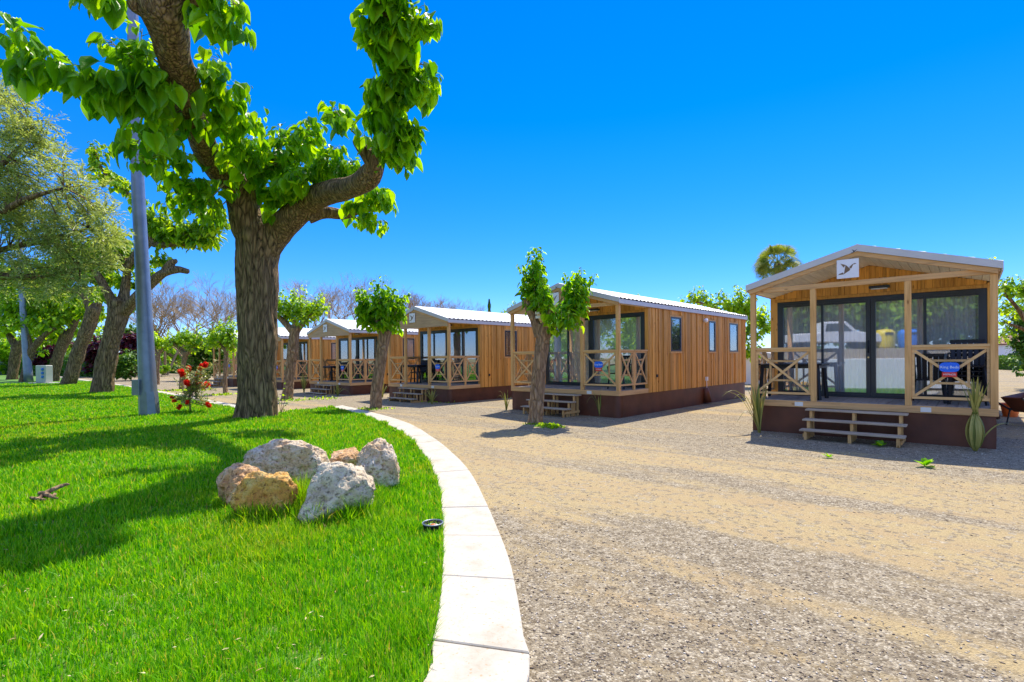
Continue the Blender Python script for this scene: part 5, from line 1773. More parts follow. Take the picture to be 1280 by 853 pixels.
for i, (a, b, t_, Y) in enumerate(((196, 222, 425, 84), (255, 300, 428, 80), (60, 120, 418, 90), (-20, 50, 415, 90))):
    bushy('green_tree', labs[i], 'tree', a, b, t_, 462, Y, 'leaf_far', 0.5, 900, 5, True, GT, 0.8, 40 + i)


def hedge(label, a, b, width, height, mat, leaf, dens, seedn=1):
    rnd = random.Random(seedn)
    a, b = Vector(a), Vector(b)
    ln = (b - a).length
    root = empty('hedge', (a + b) / 2, math.atan2((b - a).y, (b - a).x))
    MB().box(-ln / 2 + .12, ln / 2 - .12, -width / 2 + .12, width / 2 - .12, -0.03, height - 0.12).build('stems', M['leaf_hedge'], root)
    lv = Leaves()
    n = int(ln * (height * 2 + width) * dens)
    for i in range(n):
        x = rnd.uniform(-ln / 2, ln / 2)
        if rnd.random() < height * 2 / (height * 2 + width):
            y = rnd.choice((-1, 1)) * width / 2; z = rnd.uniform(0, height); nn = Vector((0, y, 0.4))
        else:
            y = rnd.uniform(-width / 2, width / 2); z = height; nn = Vector((0, 0, 1))
        q = Vector((x, y, z)) + Vector((rnd.uniform(-1, 1), rnd.uniform(-1, 1), rnd.uniform(-1, 1))) * 0.10
        q.z = max(q.z, 0.0) + 0.05 * noise.noise(Vector((x * 1.3, y, 0)))
        lv.add(q, nn + Vector((rnd.uniform(-1, 1), rnd.uniform(-1, 1), rnd.uniform(-.7, 1))), nn + Vector((rnd.uniform(-.5, .5), rnd.uniform(-.5, .5), rnd.uniform(-.5, .5))), leaf * rnd.uniform(0.7, 1.3))
    lv.build('foliage', M[mat], root, SIMPLE)
    tag(root, label, 'hedge')
hedge('clipped green hedge beyond the path, running behind the old mulberries at left', G(-40, 467), G(150, 472), 1.4, 2.3, 'leaf_hedge', 0.24, 42, 2)
hedge('low clipped hedge at the foot of the brown building', G(196, 466), G(262, 468), 1.4, 1.0, 'leaf_hedge', 0.26, 34, 3)
hedge('clipped hedge at the right edge beyond the sunlit strip', G(1240, 461.5), G(1420, 470), 1.0, 1.25, 'leaf_hedge', 0.14, 120, 4)

# ================================================================== props
def pole(label, spec, box=None, first=None):
    base = G(*spec[0][:2]); Y = base.y
    root = empty('lamp_pole', base)
    k = Y / F
    p = [Q(a, b, Y) - base for a, b, w_ in spec]; p[0].z = -0.05
    m = MB(); m.tube(p, [w_ / 2 * k for a, b, w_ in spec], 12, 0, cap=True, sub=3)
    m.build('post', M['steel'], root, smooth=True)
    if box:
        c = Q(box[0], box[1], Y) - base
        b = MB(); b.box(c.x - box[2] / 2 * k, c.x + box[2] / 2 * k, -0.30, -0.16, c.z - box[3] / 2 * k, c.z + box[3] / 2 * k)
        b.build('fuse_cover', M['steel'], root, bevel=0.01)
        z1 = (Q(186, 478, Y) - base).z
        b = MB(); b.tube([p[0] + Vector((0, 0, 0.02)), p[0].lerp(p[1], 1.0)], [spec[0][2] / 2 * k + 0.022, spec[1][2] / 2 * k + 0.012], 8)
        b.build('base_sleeve', M['steel'], root)
    tag(root, label, 'lamp pole', 'grey steel poles on the lawn')


pole('nearest tall steel pole on the lawn with a small cover box near its foot', [(187, 521, 21), (185, 490, 20), (178, 340, 15.5), (172, 220, 14), (166, 30, 12), (163, -80, 11)], (178, 484, 9, 19))
pole('middle steel pole standing just left of the electric box', [(36, 478, 9.5), (33, 440, 8), (29.5, 398, 6.8), (24, 300, 5.5), (21, 240, 5)])
pole('smallest steel pole at the far left edge of the lawn', [(4.6, 468.5, 5.6), (3, 440, 5), (1.5, 425, 4.5), (-2, 370, 4)])


def pedestal():
    b = G(55.5, 480.5); k = b.y / F
    root = empty('electric_box', b, radians(-12))
    MB().box(-0.98, 0.98, -0.42, 0.42, 0.0, 0.13).build('plinth', M['concrete'], root, bevel=0.02)
    m = MB(); m.box(-0.48, 0.48, -0.26, 0.26, 0.13, 1.42)
    m.build('body', mat_simple('grey_green_cabinet', (0.42, 0.44, 0.36), 0.6, 0, 0.08), root, bevel=0.03)
    for i in range(3):
        s_ = MB(); s_.lathe([(0.11, 0), (0.11, 0.05), (0.07, 0.09), (0.0, 0.1)], (0, 0, 0), 14)
        o = s_.build('socket', mat_simple('blue_socket', (0.02, 0.16, 0.5), 0.4), root, smooth=False)
        o.location = (0.22, -0.26, 1.12 - i * 0.28); o.rotation_euler = (pi / 2, 0, 0)
    tag(root, 'grey power box with three blue sockets on a slab among the lawn mulberries', 'electric box')
pedestal()


# ---- rocks
def rock(label, px, py, w_px, h_px, mat, sd, flat=0.75, tilt=0.0, top=0.0):
    b = G(px, py, 0.03); k = b.y / F
    rnd = random.Random(sd)
    rx, rz = w_px / 2 * k, h_px * k * 0.62
    bm = bmesh.new(); bmesh.ops.create_icosphere(bm, subdivisions=6, radius=1)
    planes = []
    for i in range(11):
        d = Vector((rnd.gauss(0, 1), rnd.gauss(0, 1), rnd.gauss(0, 0.8))).normalized()
        planes.append((d, rnd.uniform(0.55, 0.88)))
    S = Vector((sd * 3.1, sd * 1.7, 0))
    vs = []
    for v in bm.verts:
        c = v.co.copy()
        for d, o in planes:
            t = c.dot(d) - o
            if t > 0: c -= d * t * 0.92
        n1 = noise.noise(c * 1.6 + S); n2 = noise.noise(c * 4.0 + S); n3 = noise.noise(c * 10 + S); n4 = noise.noise(c * 24 + S)
        pit = max(0, noise.noise(c * 6.5 + S * 2) - 0.22)
        c *= 1 + 0.16 * n1 + 0.10 * n2 + 0.05 * (0.5 - abs(n3)) + 0.03 * n4 - 0.28 * pit
        x, z = c.x, c.z
        c.x = x * cos(tilt) - z * sin(tilt); c.z = x * sin(tilt) + z * cos(tilt)
        vs.append((c.x * rx, c.y * rx * flat, c.z * rz + rz * 0.55))
    fs = [tuple(v.index for v in f.verts) for f in bm.faces]
    bm.free()
    m = MB(); m.v = vs; m.f = fs
    o = m.build('rock', M[mat], None, smooth=True)
    o.location = b
    tag(o, label, 'rock', 'cluster of rocks on the lawn')


rock('largest pale beige rock, lying across the back of the rock cluster', 364, 606, 108, 60, 'rock_beige', 1, 0.55, 0.10)
rock('brown pitted rock at the left end of the rock cluster', 302, 632, 62, 52, 'rock_brown', 2, 0.8)
rock('rough ochre-orange rock at the front left of the rock cluster', 338, 648, 88, 62, 'rock_orange', 3, 0.6)
rock('grey-white rock with a smooth hollow face, front right of the cluster', 422, 650, 100, 76, 'rock_grey', 24, 0.75, -0.25)
rock('smallest brown-white rock peeping out behind the grey-white one', 436, 596, 56, 42, 'rock_brown', 5, 0.8)
rock('knobbly beige rock at the right end of the rock cluster', 475, 614, 66, 66, 'rock_beige', 17, 0.8, 0.35)


def spotlight():
    b = G(541, 666, 0.03) + Vector((0, 0, -0.045))
    root = empty('garden_spotlight', b)
    m = MB(); m.lathe([(0.055, -0.03), (0.075, 0.06), (0.088, 0.11), (0.092, 0.125), (0.088, 0.135), (0.074, 0.135), (0.070, 0.10), (0.0, 0.095)], (0, 0, 0), 28)
    m.build('housing', M['black'], root, smooth=False)
    m = MB(); m.lathe([(0.068, 0.102), (0.05, 0.112), (0.0, 0.114)], (0, 0, 0), 20); m.build('lens', M['sign_white'], root)
    m = MB(); m.blob((0.008, -0.01, 0.118), (0.03, 0.022, 0.010), 2, 0.3); m.build('bulb', M['orange'], root, smooth=True)
    m = MB(); m.tube([(0.092 * cos(a), 0.092 * sin(a), 0.135) for a in [2 * pi * i / 28 for i in range(29)]], [0.006] * 29, 6, cap=False)
    m.build('rim', M['steel'], root, smooth=True)
    tag(root, 'small black round ground spotlight in the grass at the kerb edge', 'spotlight')
spotlight()


def dead_branch():
    b = G(60, 628, 0.03); k = b.y / F
    m = MB()
    T = lambda x, y, z: (x * k, y * k, 0.05 + z * k)
    m.tube([T(-16, 6, 4), T(-6, 0, 5), T(4, -4, 4), T(14, -8, 2), T(20, -9, 1)], [2.4 * k, 3.0 * k, 2.6 * k, 1.8 * k, 0.9 * k], 9, 0.004, 3, 1, True, 4)
    m.tube([T(-6, 2, 5), T(0, 10, 9), T(6, 18, 12), T(10, 20, 12)], [2.6 * k, 2.4 * k, 2.0 * k, 0.8 * k], 8, 0.004, 3, 2, True, 4)
    m.tube([T(-14, -8, 2), T(-2, -12, 2), T(10, -14, 1)], [1.6 * k, 2.0 * k, 1.3 * k], 8, 0.004, 3, 3, True, 4)
    m.tube([T(-4, 0, 4), T(-2, -12, 2)], [1.8 * k, 1.6 * k], 7, 0.003, 3, 4)
    m.tube([T(12, -8, 2), T(12, -3, 6)], [1.4 * k, 1.6 * k], 7, 0.003, 3, 4)
    o = m.build('dead_branch', M['bark_small'], None, smooth=True)
    o.location = b
    tag(o, 'broken piece of dead branch lying alone on the lawn', 'branch')
dead_branch()


# ---- red bottlebrush shrub
def bottlebrush():
    b = G(238, 516, 0.03); k = b.y / F
    root = empty('bottlebrush_shrub', b)
    rnd = random.Random(5)
    st, lv = MB(), Leaves()
    P = lambda px, py, d=0: Q(px, py, b.y + d) - b
    tips = [(227, 466, 1.0), (236, 461, .7), (248, 468, .9), (234, 479, 1.0), (247, 479, 1.1), (257, 482, 1.1), (252, 458, .7), (257, 456, .8), (260, 506, .8), (218, 501, .6), (224, 509, .7), (215, 497, .5), (234, 503, .6), (250, 461, .6)]
    core = P(237, 490)
    st.tube([Vector((0, 0, -0.03)), P(237, 500), core, P(240, 470)], [0.025, 0.02, 0.016, 0.008], 6)
    alltips = [(x, y, s_) for x, y, s_ in tips] + [(rnd.uniform(219, 272), rnd.uniform(448, 510), 0) for _ in range(34)]
    for (x, y, fl) in alltips:
        dd = rnd.uniform(-0.5, 0.5)
        tip = P(x, y, dd)
        s0 = Vector((0, 0, rnd.uniform(0.2, 0.9)))
        mid = s0.lerp(tip, 0.5) + Vector((0, 0, -0.05))
        st.tube([s0, mid, tip], [0.010, 0.007, 0.004], 4, cap=False)
        for j in range(34):
            t = 0.25 + 0.75 * rnd.random()
            q = s0.lerp(tip, t) + Vector((rnd.uniform(-1, 1), rnd.uniform(-1, 1), rnd.uniform(-1, 1))) * 0.03
            a = rnd.uniform(0, 2 * pi)
            lv.add(q, Vector((cos(a), sin(a), rnd.uniform(-.3, 1.1))), Vector((rnd.uniform(-1, 1), rnd.uniform(-1, 1), 1)), rnd.uniform(0.10, 0.17))
        if fl:
            f = Leaves()
            d = (tip - mid).normalized()
            for j in range(230):
                c = tip + d * rnd.uniform(-0.10, 0.10) * fl
                v = Vector((rnd.gauss(0, 1), rnd.gauss(0, 1), rnd.gauss(0, 1))).normalized()
                v = (v - d * v.dot(d) * 0.6).normalized()
                f.add(c, v, Vector((rnd.uniform(-1, 1), rnd.uniform(-1, 1), rnd.uniform(-1, 1))), 0.105 * fl)
            o = f.build('flower', M['redhot'], root, NARROW)
    st.build('stems', M['bark_small'], root)
    lv.build('foliage', M['leaf_shrub'], root, NARROW)
    tag(root, 'thin bottlebrush shrub with red brush flowers beside the thick trunk', 'shrub')
bottlebrush()


# ---- striped sword-leaved plants
def blade(mb, pts, w0, side, taper=0.25):
    n = len(pts); vs, fs = [], []
    for i, p in enumerate(pts):
        t = i / (n - 1)
        w_ = w0 * (0.55 + 0.45 * min(1, t * 3)) * (1 - t) ** taper if t < 1 else 0.001
        d = (pts[min(i + 1, n - 1)] - pts[max(i - 1, 0)]).normalized()
        nn = d.cross(side).normalized()
        vs += [p - side * w_, p + nn * w_ * 0.35, p + side * w_]
    for i in range(n - 1):
        a = i * 3
        fs += [(a, a + 1, a + 4, a + 3), (a + 1, a + 2, a + 5, a + 4)]
    mb.add(vs, fs)


def sword_plant(label, px, py, h_px, n=16, spread=0.5, tied=False, floppy=2, seedn=1, wd=0.028, loose=()):
    b = G(px, py); k = b.y / F
    root = empty('sword_plant', b)
    h = h_px * k
    rnd = random.Random(seedn)
    groups = {'blades': MB(), 'loose_blades': MB()}
    for i in range(n):
        a = 2 * pi * i / n + rnd.uniform(-.2, .2)
        out = Vector((cos(a), sin(a), 0)); side = Vector((-sin(a), cos(a), 0))
        side = (side + Vector((rnd.uniform(-.4, .4), rnd.uniform(-.4, .4), 0))).normalized()
        hh = h * rnd.uniform(0.7, 1.05)
        if tied:
            R = h * 0.085
            tie = h * 0.52
            pts = []
            for j in range(15):
                z = hh * j / 14
                if z < tie: r = R * sin(pi * min(1, z / tie)) ** 0.8 * 1.0 + 0.015
                else: r = 0.015 + (z - tie) * 0.42 * spread * (0.5 + rnd.random() * 0.02 + (i % 3) * 0.4)
                pts.append(out * r + Vector((0, 0, z)))
            blade(groups['blades'], pts, wd, side, 0.35)
        else:
            lean = rnd.uniform(0.05, spread)
            pts = []
            for j in range(10):
                t = j / 9
                pts.append(out * (0.02 + lean * hh * t * (0.4 + 0.6 * t)) + Vector((0, 0, hh * (t - lean * 0.45 * t * t))))
            blade(groups['blades'], pts, wd, side, 0.4)
    for (dx, dz, droop) in loose:
        pts = []
        for j in range(12):
            t = j / 11
            pts.append(Vector((dx * k * t, -0.05 * t, 0.25 * h * (1 - t) * t * 2 + dz * k * t + droop * k * sin(pi * t))))
        blade(groups['loose_blades'], [p + Vector((0, 0, 0.02)) for p in pts], wd * 0.8, Vector((0, 1, 0)), 0.5)
    for nme, m in groups.items():
        if m.v: m.build(nme, M['leaf_agave'], root, smooth=False, recalc=False)
    if tied:
        c = Vector((0, 0, h * 0.52))
        m = MB(); m.tube([(0.035 * cos(a), 0.035 * sin(a), c.z) for a in [2 * pi * i / 14 for i in range(15)]], [0.008] * 15, 5, cap=False)
        m.build('tie', M['leaf_palm'], root)
    tag(root, label, 'plant', 'sword-leaved plants at the cabin fronts')


sword_plant('striped plant tied into a bulb shape right of the nearest cabin steps', 1219, 564, 92, 15, 0.62, True, seedn=3, wd=0.027, loose=[(52, 27, 6)])
sword_plant('striped plant at the left corner of the nearest cabin, loose blades reaching left', 949, 541, 66, 20, 0.28, False, seedn=4, wd=0.026, loose=[(-34, 40, 16), (-48, 44, 18), (-30, 10, 12), (-46, 50, 8)])
sword_plant('green spiky plant right of the steps of the three-window cabin', 750, 521, 36, 13, 0.35, False, seedn=5, wd=0.026, loose=[(-18, 14, 12), (20, 8, 14)])
sword_plant('yellow-tipped plant left of the three-window cabin', 633, 513, 26, 9, 0.5, False, seedn=6, wd=0.024, loose=[(-10, 22, 6), (-13, 12, 8)])
sword_plant('spreading plant right of the steps of the cabin with the black table', 540, 505, 22, 20, 0.95, False, seedn=7, wd=0.024, loose=[(-14, 3, 8)])
sword_plant('drooping plant behind the tufted mulberry left of the black-table cabin steps', 478, 497, 22, 14, 0.6, False, seedn=8, wd=0.024, loose=[(-14, 12, 4)])
sword_plant('floppy plant right of the steps of the fourth cabin', 422, 495, 16, 18, 1.0, False, seedn=9, wd=0.026, loose=[(18, -1, 6)])
sword_plant('upright dense plant right of the half-hidden cabin beside the fork-limbed mulberry', 380, 491, 26, 18, 0.35, False, seedn=10, wd=0.034)


# ---- terrace furniture
def make_table():
    root = empty('porch_table')
    m = MB(); m.box(-0.62, 0.62, -0.40, 0.40, 0.71, 0.745); m.build('table_top', M['black'], root, bevel=0.012)
    m = MB(); m.box(-0.56, 0.56, -0.34, 0.34, 0.65, 0.709); m.build('apron', M['black'], root)
    for sx in (-1, 1):
        for sy in (-1, 1):
            m = MB(); m.beam((sx * 0.53, sy * 0.31, 0.65), (sx * 0.57, sy * 0.35, 0.0), 0.055, 0.055); m.build('leg', M['black'], root)
    return root


def make_chair():
    root = empty('porch_chair')
    m = MB(); m.box(-0.24, 0.24, -0.23, 0.24, 0.42, 0.45); m.build('seat', M['black'], root, bevel=0.01)
    m = MB()
    for i in range(6):
        x = -0.20 + i * 0.08
        m.beam((x, 0.23, 0.45), (x * 1.05, 0.33, 0.88), 0.066, 0.018)
    m.beam((-0.25, 0.335, 0.90), (0.25, 0.335, 0.90), 0.03, 0.06)
    m.build('backrest', M['black'], root, bevel=0.004)
    for sx in (-1, 1):
        for (y0, y1) in ((-0.20, -0.24), (0.20, 0.27)):
            m = MB(); m.beam((sx * 0.22, y0, 0.42), (sx * 0.26, y1, 0.0), 0.038, 0.038); m.build('leg', M['black'], root)
        m = MB(); m.tube([(sx * 0.25, -0.20, 0.43), (sx * 0.27, -0.22, 0.62), (sx * 0.27, -0.1, 0.66), (sx * 0.26, 0.30, 0.68)], [0.018] * 4, 6); m.build('armrest', M['black'], root)
    return root


TAB, CHR = [], []
tab0, ch0 = make_table(), make_chair()
def put(proto, used_, k, u, v, rz, label, cat, group, dz=0.0):
    o = proto if not used_ else copy_tree(proto)
    used_.append(o)
    p = cabpt(k, u, v, ZD + 0.001 + dz)
    o.location = p; o.rotation_euler = (0, 0, cabang(k) + rz)
    tag(o, label, cat, group)
GTB, GCH = 'black tables on the porches', 'black chairs on the porches'
put(tab0, TAB, 'A', 0.68, 0.62, pi / 2 * 0, 'black table behind the left railing of the nearest cabin', 'table', GTB)
put(tab0, TAB, 'C', 0.95, 0.70, 0, 'black table on the porch of the cabin just left of the three-window cabin', 'table', GTB)
put(tab0, TAB, 'D', 0.95, 0.70, 0, 'black table on the porch of the fourth cabin from the right', 'table', GTB)
for j in range(4):
    put(ch0, CHR, 'A', 3.52, 0.82 - 0.035 * j, 0.0, ['bottom', 'second from bottom', 'third from bottom', 'topmost'][j] + ' black chair of the stack in the right corner of the nearest porch', 'chair', GCH, 0.085 * j)
put(ch0, CHR, 'A', 2.95, 0.95, pi, 'black slatted chair behind the blue railing sign of the nearest cabin', 'chair', GCH)
put(ch0, CHR, 'B', 3.45, 0.80, 0.0, 'black chair in the right porch corner of the three-window cabin', 'chair', GCH)
put(ch0, CHR, 'C', 0.55, 1.15, 0.0, 'black chair behind the table of the cabin just left of the three-window cabin, glass side', 'chair', GCH)
put(ch0, CHR, 'C', 1.25, 1.12, 0.3, 'black chair at the table end of the cabin just left of the three-window cabin', 'chair', GCH)
put(ch0, CHR, 'D', 0.55, 1.15, 0.0, 'black chair behind the table of the fourth cabin from the right, railing side', 'chair', GCH)
put(ch0, CHR, 'D', 1.30, 1.12, 0.2, 'black chair at the open end of the table of the fourth cabin from the right', 'chair', GCH)


# ---- right of the nearest cabin: wheelbarrow under a dark cover and an orange pot
def barrow():
    p = G(1292, 532)
    root = empty('wheelbarrow', p, radians(20))
    m = MB()
    m.add([(-.55, -.32, .62), (.45, -.36, .70), (.45, .36, .70), (-.55, .32, .62), (-.30, -.2, .30), (.25, -.2, .26), (.25, .2, .26), (-.30, .2, .30)],
          [(4, 5, 6, 7), (0, 1, 5, 4), (1, 2, 6, 5), (2, 3, 7, 6), (3, 0, 4, 7)])
    o = m.build('tray', M['skirt'], root); sm = o.modifiers.new('s', 'SOLIDIFY'); sm.thickness = 0.02
    for s_ in (-1, 1):
        m = MB(); m.tube([(-1.05, s_ * .30, .66), (-.4, s_ * .24, .36), (.55, s_ * .08, .2)], [0.02] * 3, 8); m.build('handle', M['black'], root)
        m = MB(); m.tube([(-.35, s_ * .24, .38), (-.42, s_ * .28, 0.0)], [0.016] * 2, 8); m.build('leg', M['black'], root)
    m = MB(); m.lathe([(0.05, -0.04), (0.19, -0.045), (0.20, 0), (0.19, 0.045), (0.05, 0.04)], (0, 0, 0), 20)
    w_ = m.build('wheel', M['tyre'], root, smooth=True); w_.location = (0.6, 0, 0.2); w_.rotation_euler = (pi / 2, 0, 0)
    tag(root, 'dark wheelbarrow in the shade right of the nearest cabin', 'wheelbarrow')
    p = G(1263, 521)
    m = MB(); m.lathe([(0.14, 0), (0.19, 0.28), (0.215, 0.28), (0.215, 0.34), (0.18, 0.34), (0.15, 0.1), (0.0, 0.08)], (0, 0, 0), 20)
    o = m.build('plant_pot', M['orange'], None, smooth=False); o.location = p
    tag(o, 'orange pot on the ground beside the nearest cabin', 'pot')
barrow()


# ---- small weeds
def weed(label, px, py, size, n, sd, mat='leaf'):
    b = G(px, py); rnd = random.Random(sd)
    lv = Leaves()
    for i in range(n):
        a = rnd.uniform(0, 2 * pi); e = rnd.uniform(0.2, 1.2)
        d = Vector((cos(a) * cos(e), sin(a) * cos(e), sin(e)))
        lv.add(d * size * 0.2 * rnd.random() + Vector((0, 0, 0.01)), d, Vector((-cos(a), -sin(a), 1)), size * rnd.uniform(0.6, 1.1))
    o = lv.build('weed', M[mat], None, SIMPLE); o.location = b
    tag(o, label, 'weed', 'small weeds in the gravel')
weed('bright green weed alone in the gravel between steps and tied plant', 1156, 584, 0.16, 14, 1)
weed('small weed in the gravel left before the steps of the nearest cabin', 1036, 573, 0.10, 9, 2)
weed('tiny weed beside the right end of the nearest cabin steps', 1144, 553, 0.11, 9, 3)
weed('weed growing at the side wall base of the three-window cabin', 799, 517, 0.16, 10, 4)
weed('low weed under the steps of the nearest cabin', 1100, 559, 0.12, 16, 8)


def ground_cover():
    rnd = random.Random(8)
    lv = Leaves()
    spots = [(684, 533, 0.30, 130, 0.08), (691, 535, 0.28, 100, 0.08), (664, 531, 0.2, 30, 0.06), (470, 512, 0.6, 90, 0.08), (362, 501, 0.8, 80, 0.10), (440, 490, 1.2, 60, 0.1), (550, 503, 0.8, 50, 0.09), (400, 499, 1.0, 60, 0.1), (372, 515, 0.6, 90, 0.10), (350, 519, 0.6, 120, 0.10), (282, 494, 1.0, 80, 0.12), (230, 489, 1.4, 120, 0.14)]
    for (px, py, r, n, s_) in spots:
        b = G(px, py)
        for i in range(n):
            a, rr = rnd.uniform(0, 2 * pi), r * rnd.random() ** 0.7
            q = b + Vector((cos(a) * rr, sin(a) * rr * 0.8, 0.005))
            d = Vector((rnd.uniform(-1, 1), rnd.uniform(-1, 1), rnd.uniform(0.2, 1.4)))
            lv.add(q, d, Vector((rnd.uniform(-1, 1), rnd.uniform(-1, 1), 1)), s_ * rnd.uniform(0.5, 1.2))
    o = lv.build('ground_weeds', M['leaf_far'], None, SIMPLE)
    tag(o, 'patches of low green weeds around the mulberry feet in the gravel', 'weeds', kind='stuff')
ground_cover()


# ---- sapling twigs by the lawn edge right of the thick trunk
def sapling():
    b = G(351, 517); k = b.y / F; rnd = random.Random(3)
    root = empty('sapling', b)
    m, lv = MB(), Leaves()
    for (x, y) in ((6, 40), (14, 28), (-4, 22), (10, 14)):
        m.tube([(0, 0, 0), (x * k * .4, 0, y * k * .6), (x * k, 0.03, y * k)], [0.012, 0.008, 0.004], 4)
        for j in range(5):
            t = rnd.uniform(.4, 1)
            lv.add((x * k * t, 0, y * k * t), (rnd.uniform(-1, 1), rnd.uniform(-1, 1), .4), (0, 0, 1), 0.09)
    m.build('stems', M['twig'], root); lv.build('leaves', M['leaf_far'], root, SIMPLE)
    tag(root, 'thin nearly bare sapling at the lawn edge just right of the thick trunk', 'sapling')
sapling()


# ---- two plates on the leaning tree
def tree_plates():
    t = [o for o in bpy.data.objects if o.get('label', '').startswith('leaning mulberry with two small plates')][0]
    b = t.location
    for (x, y) in ((671.8, 391.5), (672.2, 396.5)):
        c = Q(x, y, b.y - 0.20) - b
        m = MB(); m.box(c.x - 0.055, c.x + 0.055, c.y - 0.006, c.y + 0.006, c.z - 0.033, c.z + 0.033)
        m.build('plate', M['plate'], t)
tree_plates()


# ---- buildings beyond
def far_buildings():
    def block(label, name, c, sx, sy, h, rz, wall, roof):
        r = empty(name, c, rz)
        MB().box(-sx / 2, sx / 2, -sy / 2, sy / 2, -0.05, h).build('wall', M[wall], r)
        m = MB(); m.prism([(-sx / 2 - .25, h + .002), (sx / 2 + .25, h + .002), (sx / 2 + .25, h + .15), (0, h + sx * 0.13), (-sx / 2 - .25, h + .15)], 'y', -sy / 2 - .25, sy / 2 + .25)
        m.build('roof', M[roof], r)
        for x in (-sx / 4, sx / 4):
            w_ = empty('window'); w_.parent = r
            MB().box(x - .5, x + .5, -sy / 2 - .04, -sy / 2 - .001, h * .4, h * .8).build('frame', M['white_trim'], w_)
            MB().box(x - .43, x + .43, -sy / 2 - .05, -sy / 2 - .0405, h * .43, h * .77).build('pane', M['glass'], w_)
        tag(r, label, 'building')
    p = Q(245, 452, 92); block('low reddish brown building at the far end of the path', 'service_building', (p.x, 92, 0), 15, 6, 3.9, 0, 'building', 'building')
    p = Q(955, 440, 30); block('grey-roofed low building glimpsed through the left porch bay of the nearest cabin', 'service_building', (p.x + 0.3, 31, 0), 3.2, 4, 1.5, radians(-42), 'render_white', 'white_trim')
    p = Q(1270, 440, 60); block('pale building showing through the greenery at the right edge', 'service_building', (p.x + 4, 62, 0), 10, 6, 2.6, 0, 'render_white', 'building')
far_buildings()


# ---- what stands behind the camera and shows in the glass of the cabins
NA = Vector((cos(cabang('A') - pi / 2), sin(cabang('A') - pi / 2), 0))
QA = cabpt('A', 2, D + 0.02, 0)
def mir(px, Y):
    V = Q(px, 440, Y); V.z = 0
    return V - NA * (2 * (V - QA).dot(NA))


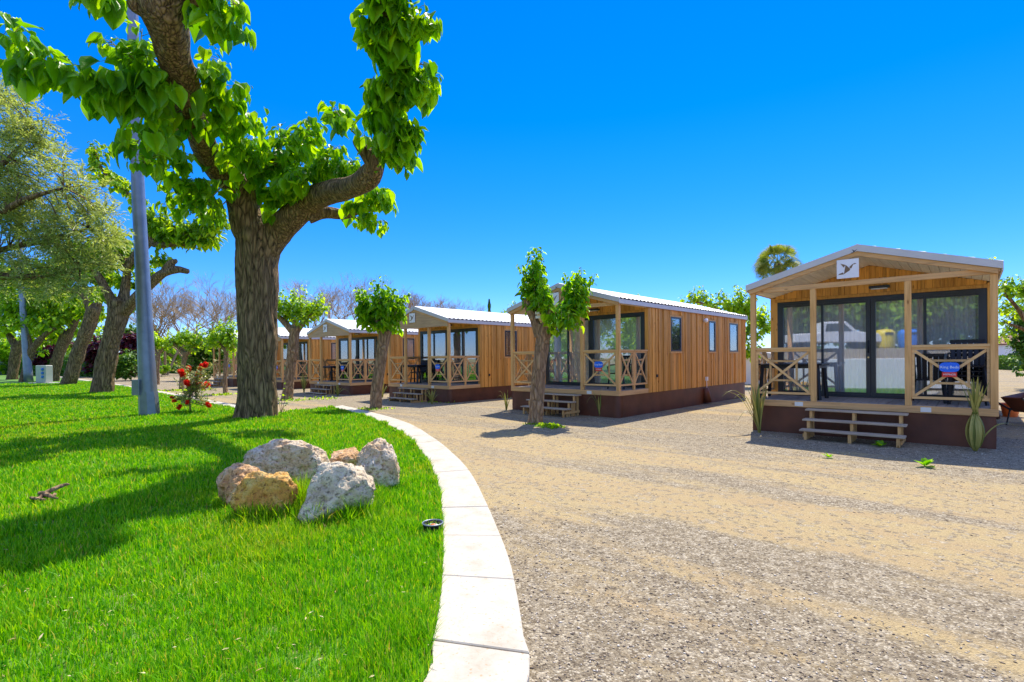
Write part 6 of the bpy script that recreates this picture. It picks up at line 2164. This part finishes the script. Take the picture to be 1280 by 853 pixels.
def reflected_side():
    a, b = mir(990, 25), mir(1330, 23)
    d = (b - a).normalized(); back = Vector((d.y, -d.x, 0))
    if back.dot(-QA) < 0 and False: back = -back
    if (a + back - QA).length < (a - QA).length: back = -back
    ang = math.atan2(d.y, d.x)
    a2, b2 = a, b + d * 6
    m = MB()
    n = back * 0.25
    vs = [a2, b2, b2 + n, a2 + n]
    m.add([(p.x, p.y, -0.05) for p in vs] + [(p.x, p.y, 1.42) for p in vs], [(0, 3, 2, 1), (4, 5, 6, 7), (0, 1, 5, 4), (1, 2, 6, 5), (2, 3, 7, 6), (3, 0, 4, 7)])
    o = m.build('garden_wall', M['render_white'], None, bevel=0.02)
    tag(o, 'long low white wall behind the viewer, mirrored in the cabin glass', 'wall')
    m = MB()
    e = [(0.25, 1.35), (1.2, 1.6), (4.0, 1.95), (40.0, 2.0)]
    vs, fs = [], []
    for (t, z) in e:
        for p in (a2, b2):
            q = p + back * t; vs.append((q.x, q.y, z))
    for i in range(len(e) - 1): fs.append((2 * i, 2 * i + 1, 2 * i + 3, 2 * i + 2))
    m.add(vs, fs)
    o = m.build('terrace_ground', M['ground']); tag(o, kind='structure')
    # litter bins
    for (px0, mat, lab, col) in ((1106, 'yellow_bin', 'yellow recycling container on the terrace behind the viewer', 'y'), (1135, 'blue_bin', 'blue recycling container on the terrace behind the viewer', 'b')):
        c = mir(px0, 33)
        r = empty('recycling_container', (c.x, c.y, 1.99), ang)
        m = MB(); m.lathe([(0.48, 0), (0.52, 0.12), (0.57, 0.85), (0.54, 1.05), (0.38, 1.20), (0.0, 1.24)], (0, 0, 0), 24); m.build('body', M[mat], r, smooth=True)
        MB().box(-0.22, 0.22, 0.46, 0.58, 0.86, 1.0).build('slot', M['black'], r)
        tag(r, lab, 'container')
    # pickup truck
    c = mir(1040, 34)
    r = empty('pickup_truck', (c.x, c.y, 1.99), ang)
    prof = [(-2.6, .45), (-2.6, 1.0), (-1.0, 1.05), (-0.85, 1.75), (0.45, 1.78), (1.15, 1.12), (2.35, 0.98), (2.55, 0.7), (2.55, .4)]
    m = MB(); m.prism(prof, 'y', -0.9, 0.9); m.build('body', M['car_white'], r, bevel=0.05)
    for s_ in (-1, 1):
        m = MB(); m.prism([(-0.72, 1.12), (-0.65, 1.62), (0.35, 1.64), (0.85, 1.14)], 'y', s_ * 0.901, s_ * 0.915); m.build('side_window', M['carglass'], r)
        for x in (-1.65, 1.6):
            m = MB(); m.lathe([(0.0, 0), (0.38, 0), (0.40, 0.12), (0.38, 0.24), (0.0, 0.24)], (0, 0, 0), 24)
            w_ = m.build('wheel', M['tyre'], r); w_.location = (x, s_ * 0.70 + 0.12, 0.40); w_.rotation_euler = (pi / 2, 0, 0)
    m = MB(); m.add([(0.52, -.75, 1.74), (0.52, .75, 1.74), (1.14, .8, 1.18), (1.14, -.8, 1.18)], [(0, 1, 2, 3)])
    o = m.build('windscreen', M['carglass'], r); o.location = (0.03, 0, 0.02); o.modifiers.new('s', 'SOLIDIFY').thickness = 0.015
    tag(r, 'white pickup truck parked on the terrace behind the viewer', 'pickup truck')
    ws = ['seventh', 'sixth', 'fifth', 'fourth', 'third', 'second', 'first']
    for i in range(7):
        c = mir(1290 - i * 48, 46)
        c.z = 1.9
        bushy_at('roadside_tree', ws[i] + ' tree, counted from the pickup, in the row behind the viewer', 'tree', c, 5.6 + (i % 3) * .5, 0.0, 7.6 + (i * 37 % 5) * 0.5, 'leaf_far' if i % 3 else 'leaf_hedge', 0.6, 2600, 7, True, 'trees behind the viewer', 0.7, 60 + i)
reflected_side()
for i, (x, y) in enumerate(((-25, -4), (-33, 3), (-42, 9), (-52, 15))):
    bushy_at('roadside_tree', ['nearest', 'second', 'third', 'last'][i] + ' tree of the line beyond the left end of the lawn', 'tree', Vector((x, y, 0)), 5.5, 0.3, 8.5, 'leaf_far', 0.6, 2200, 7, True, 'trees beyond the lawn', 0.7, 80 + i)
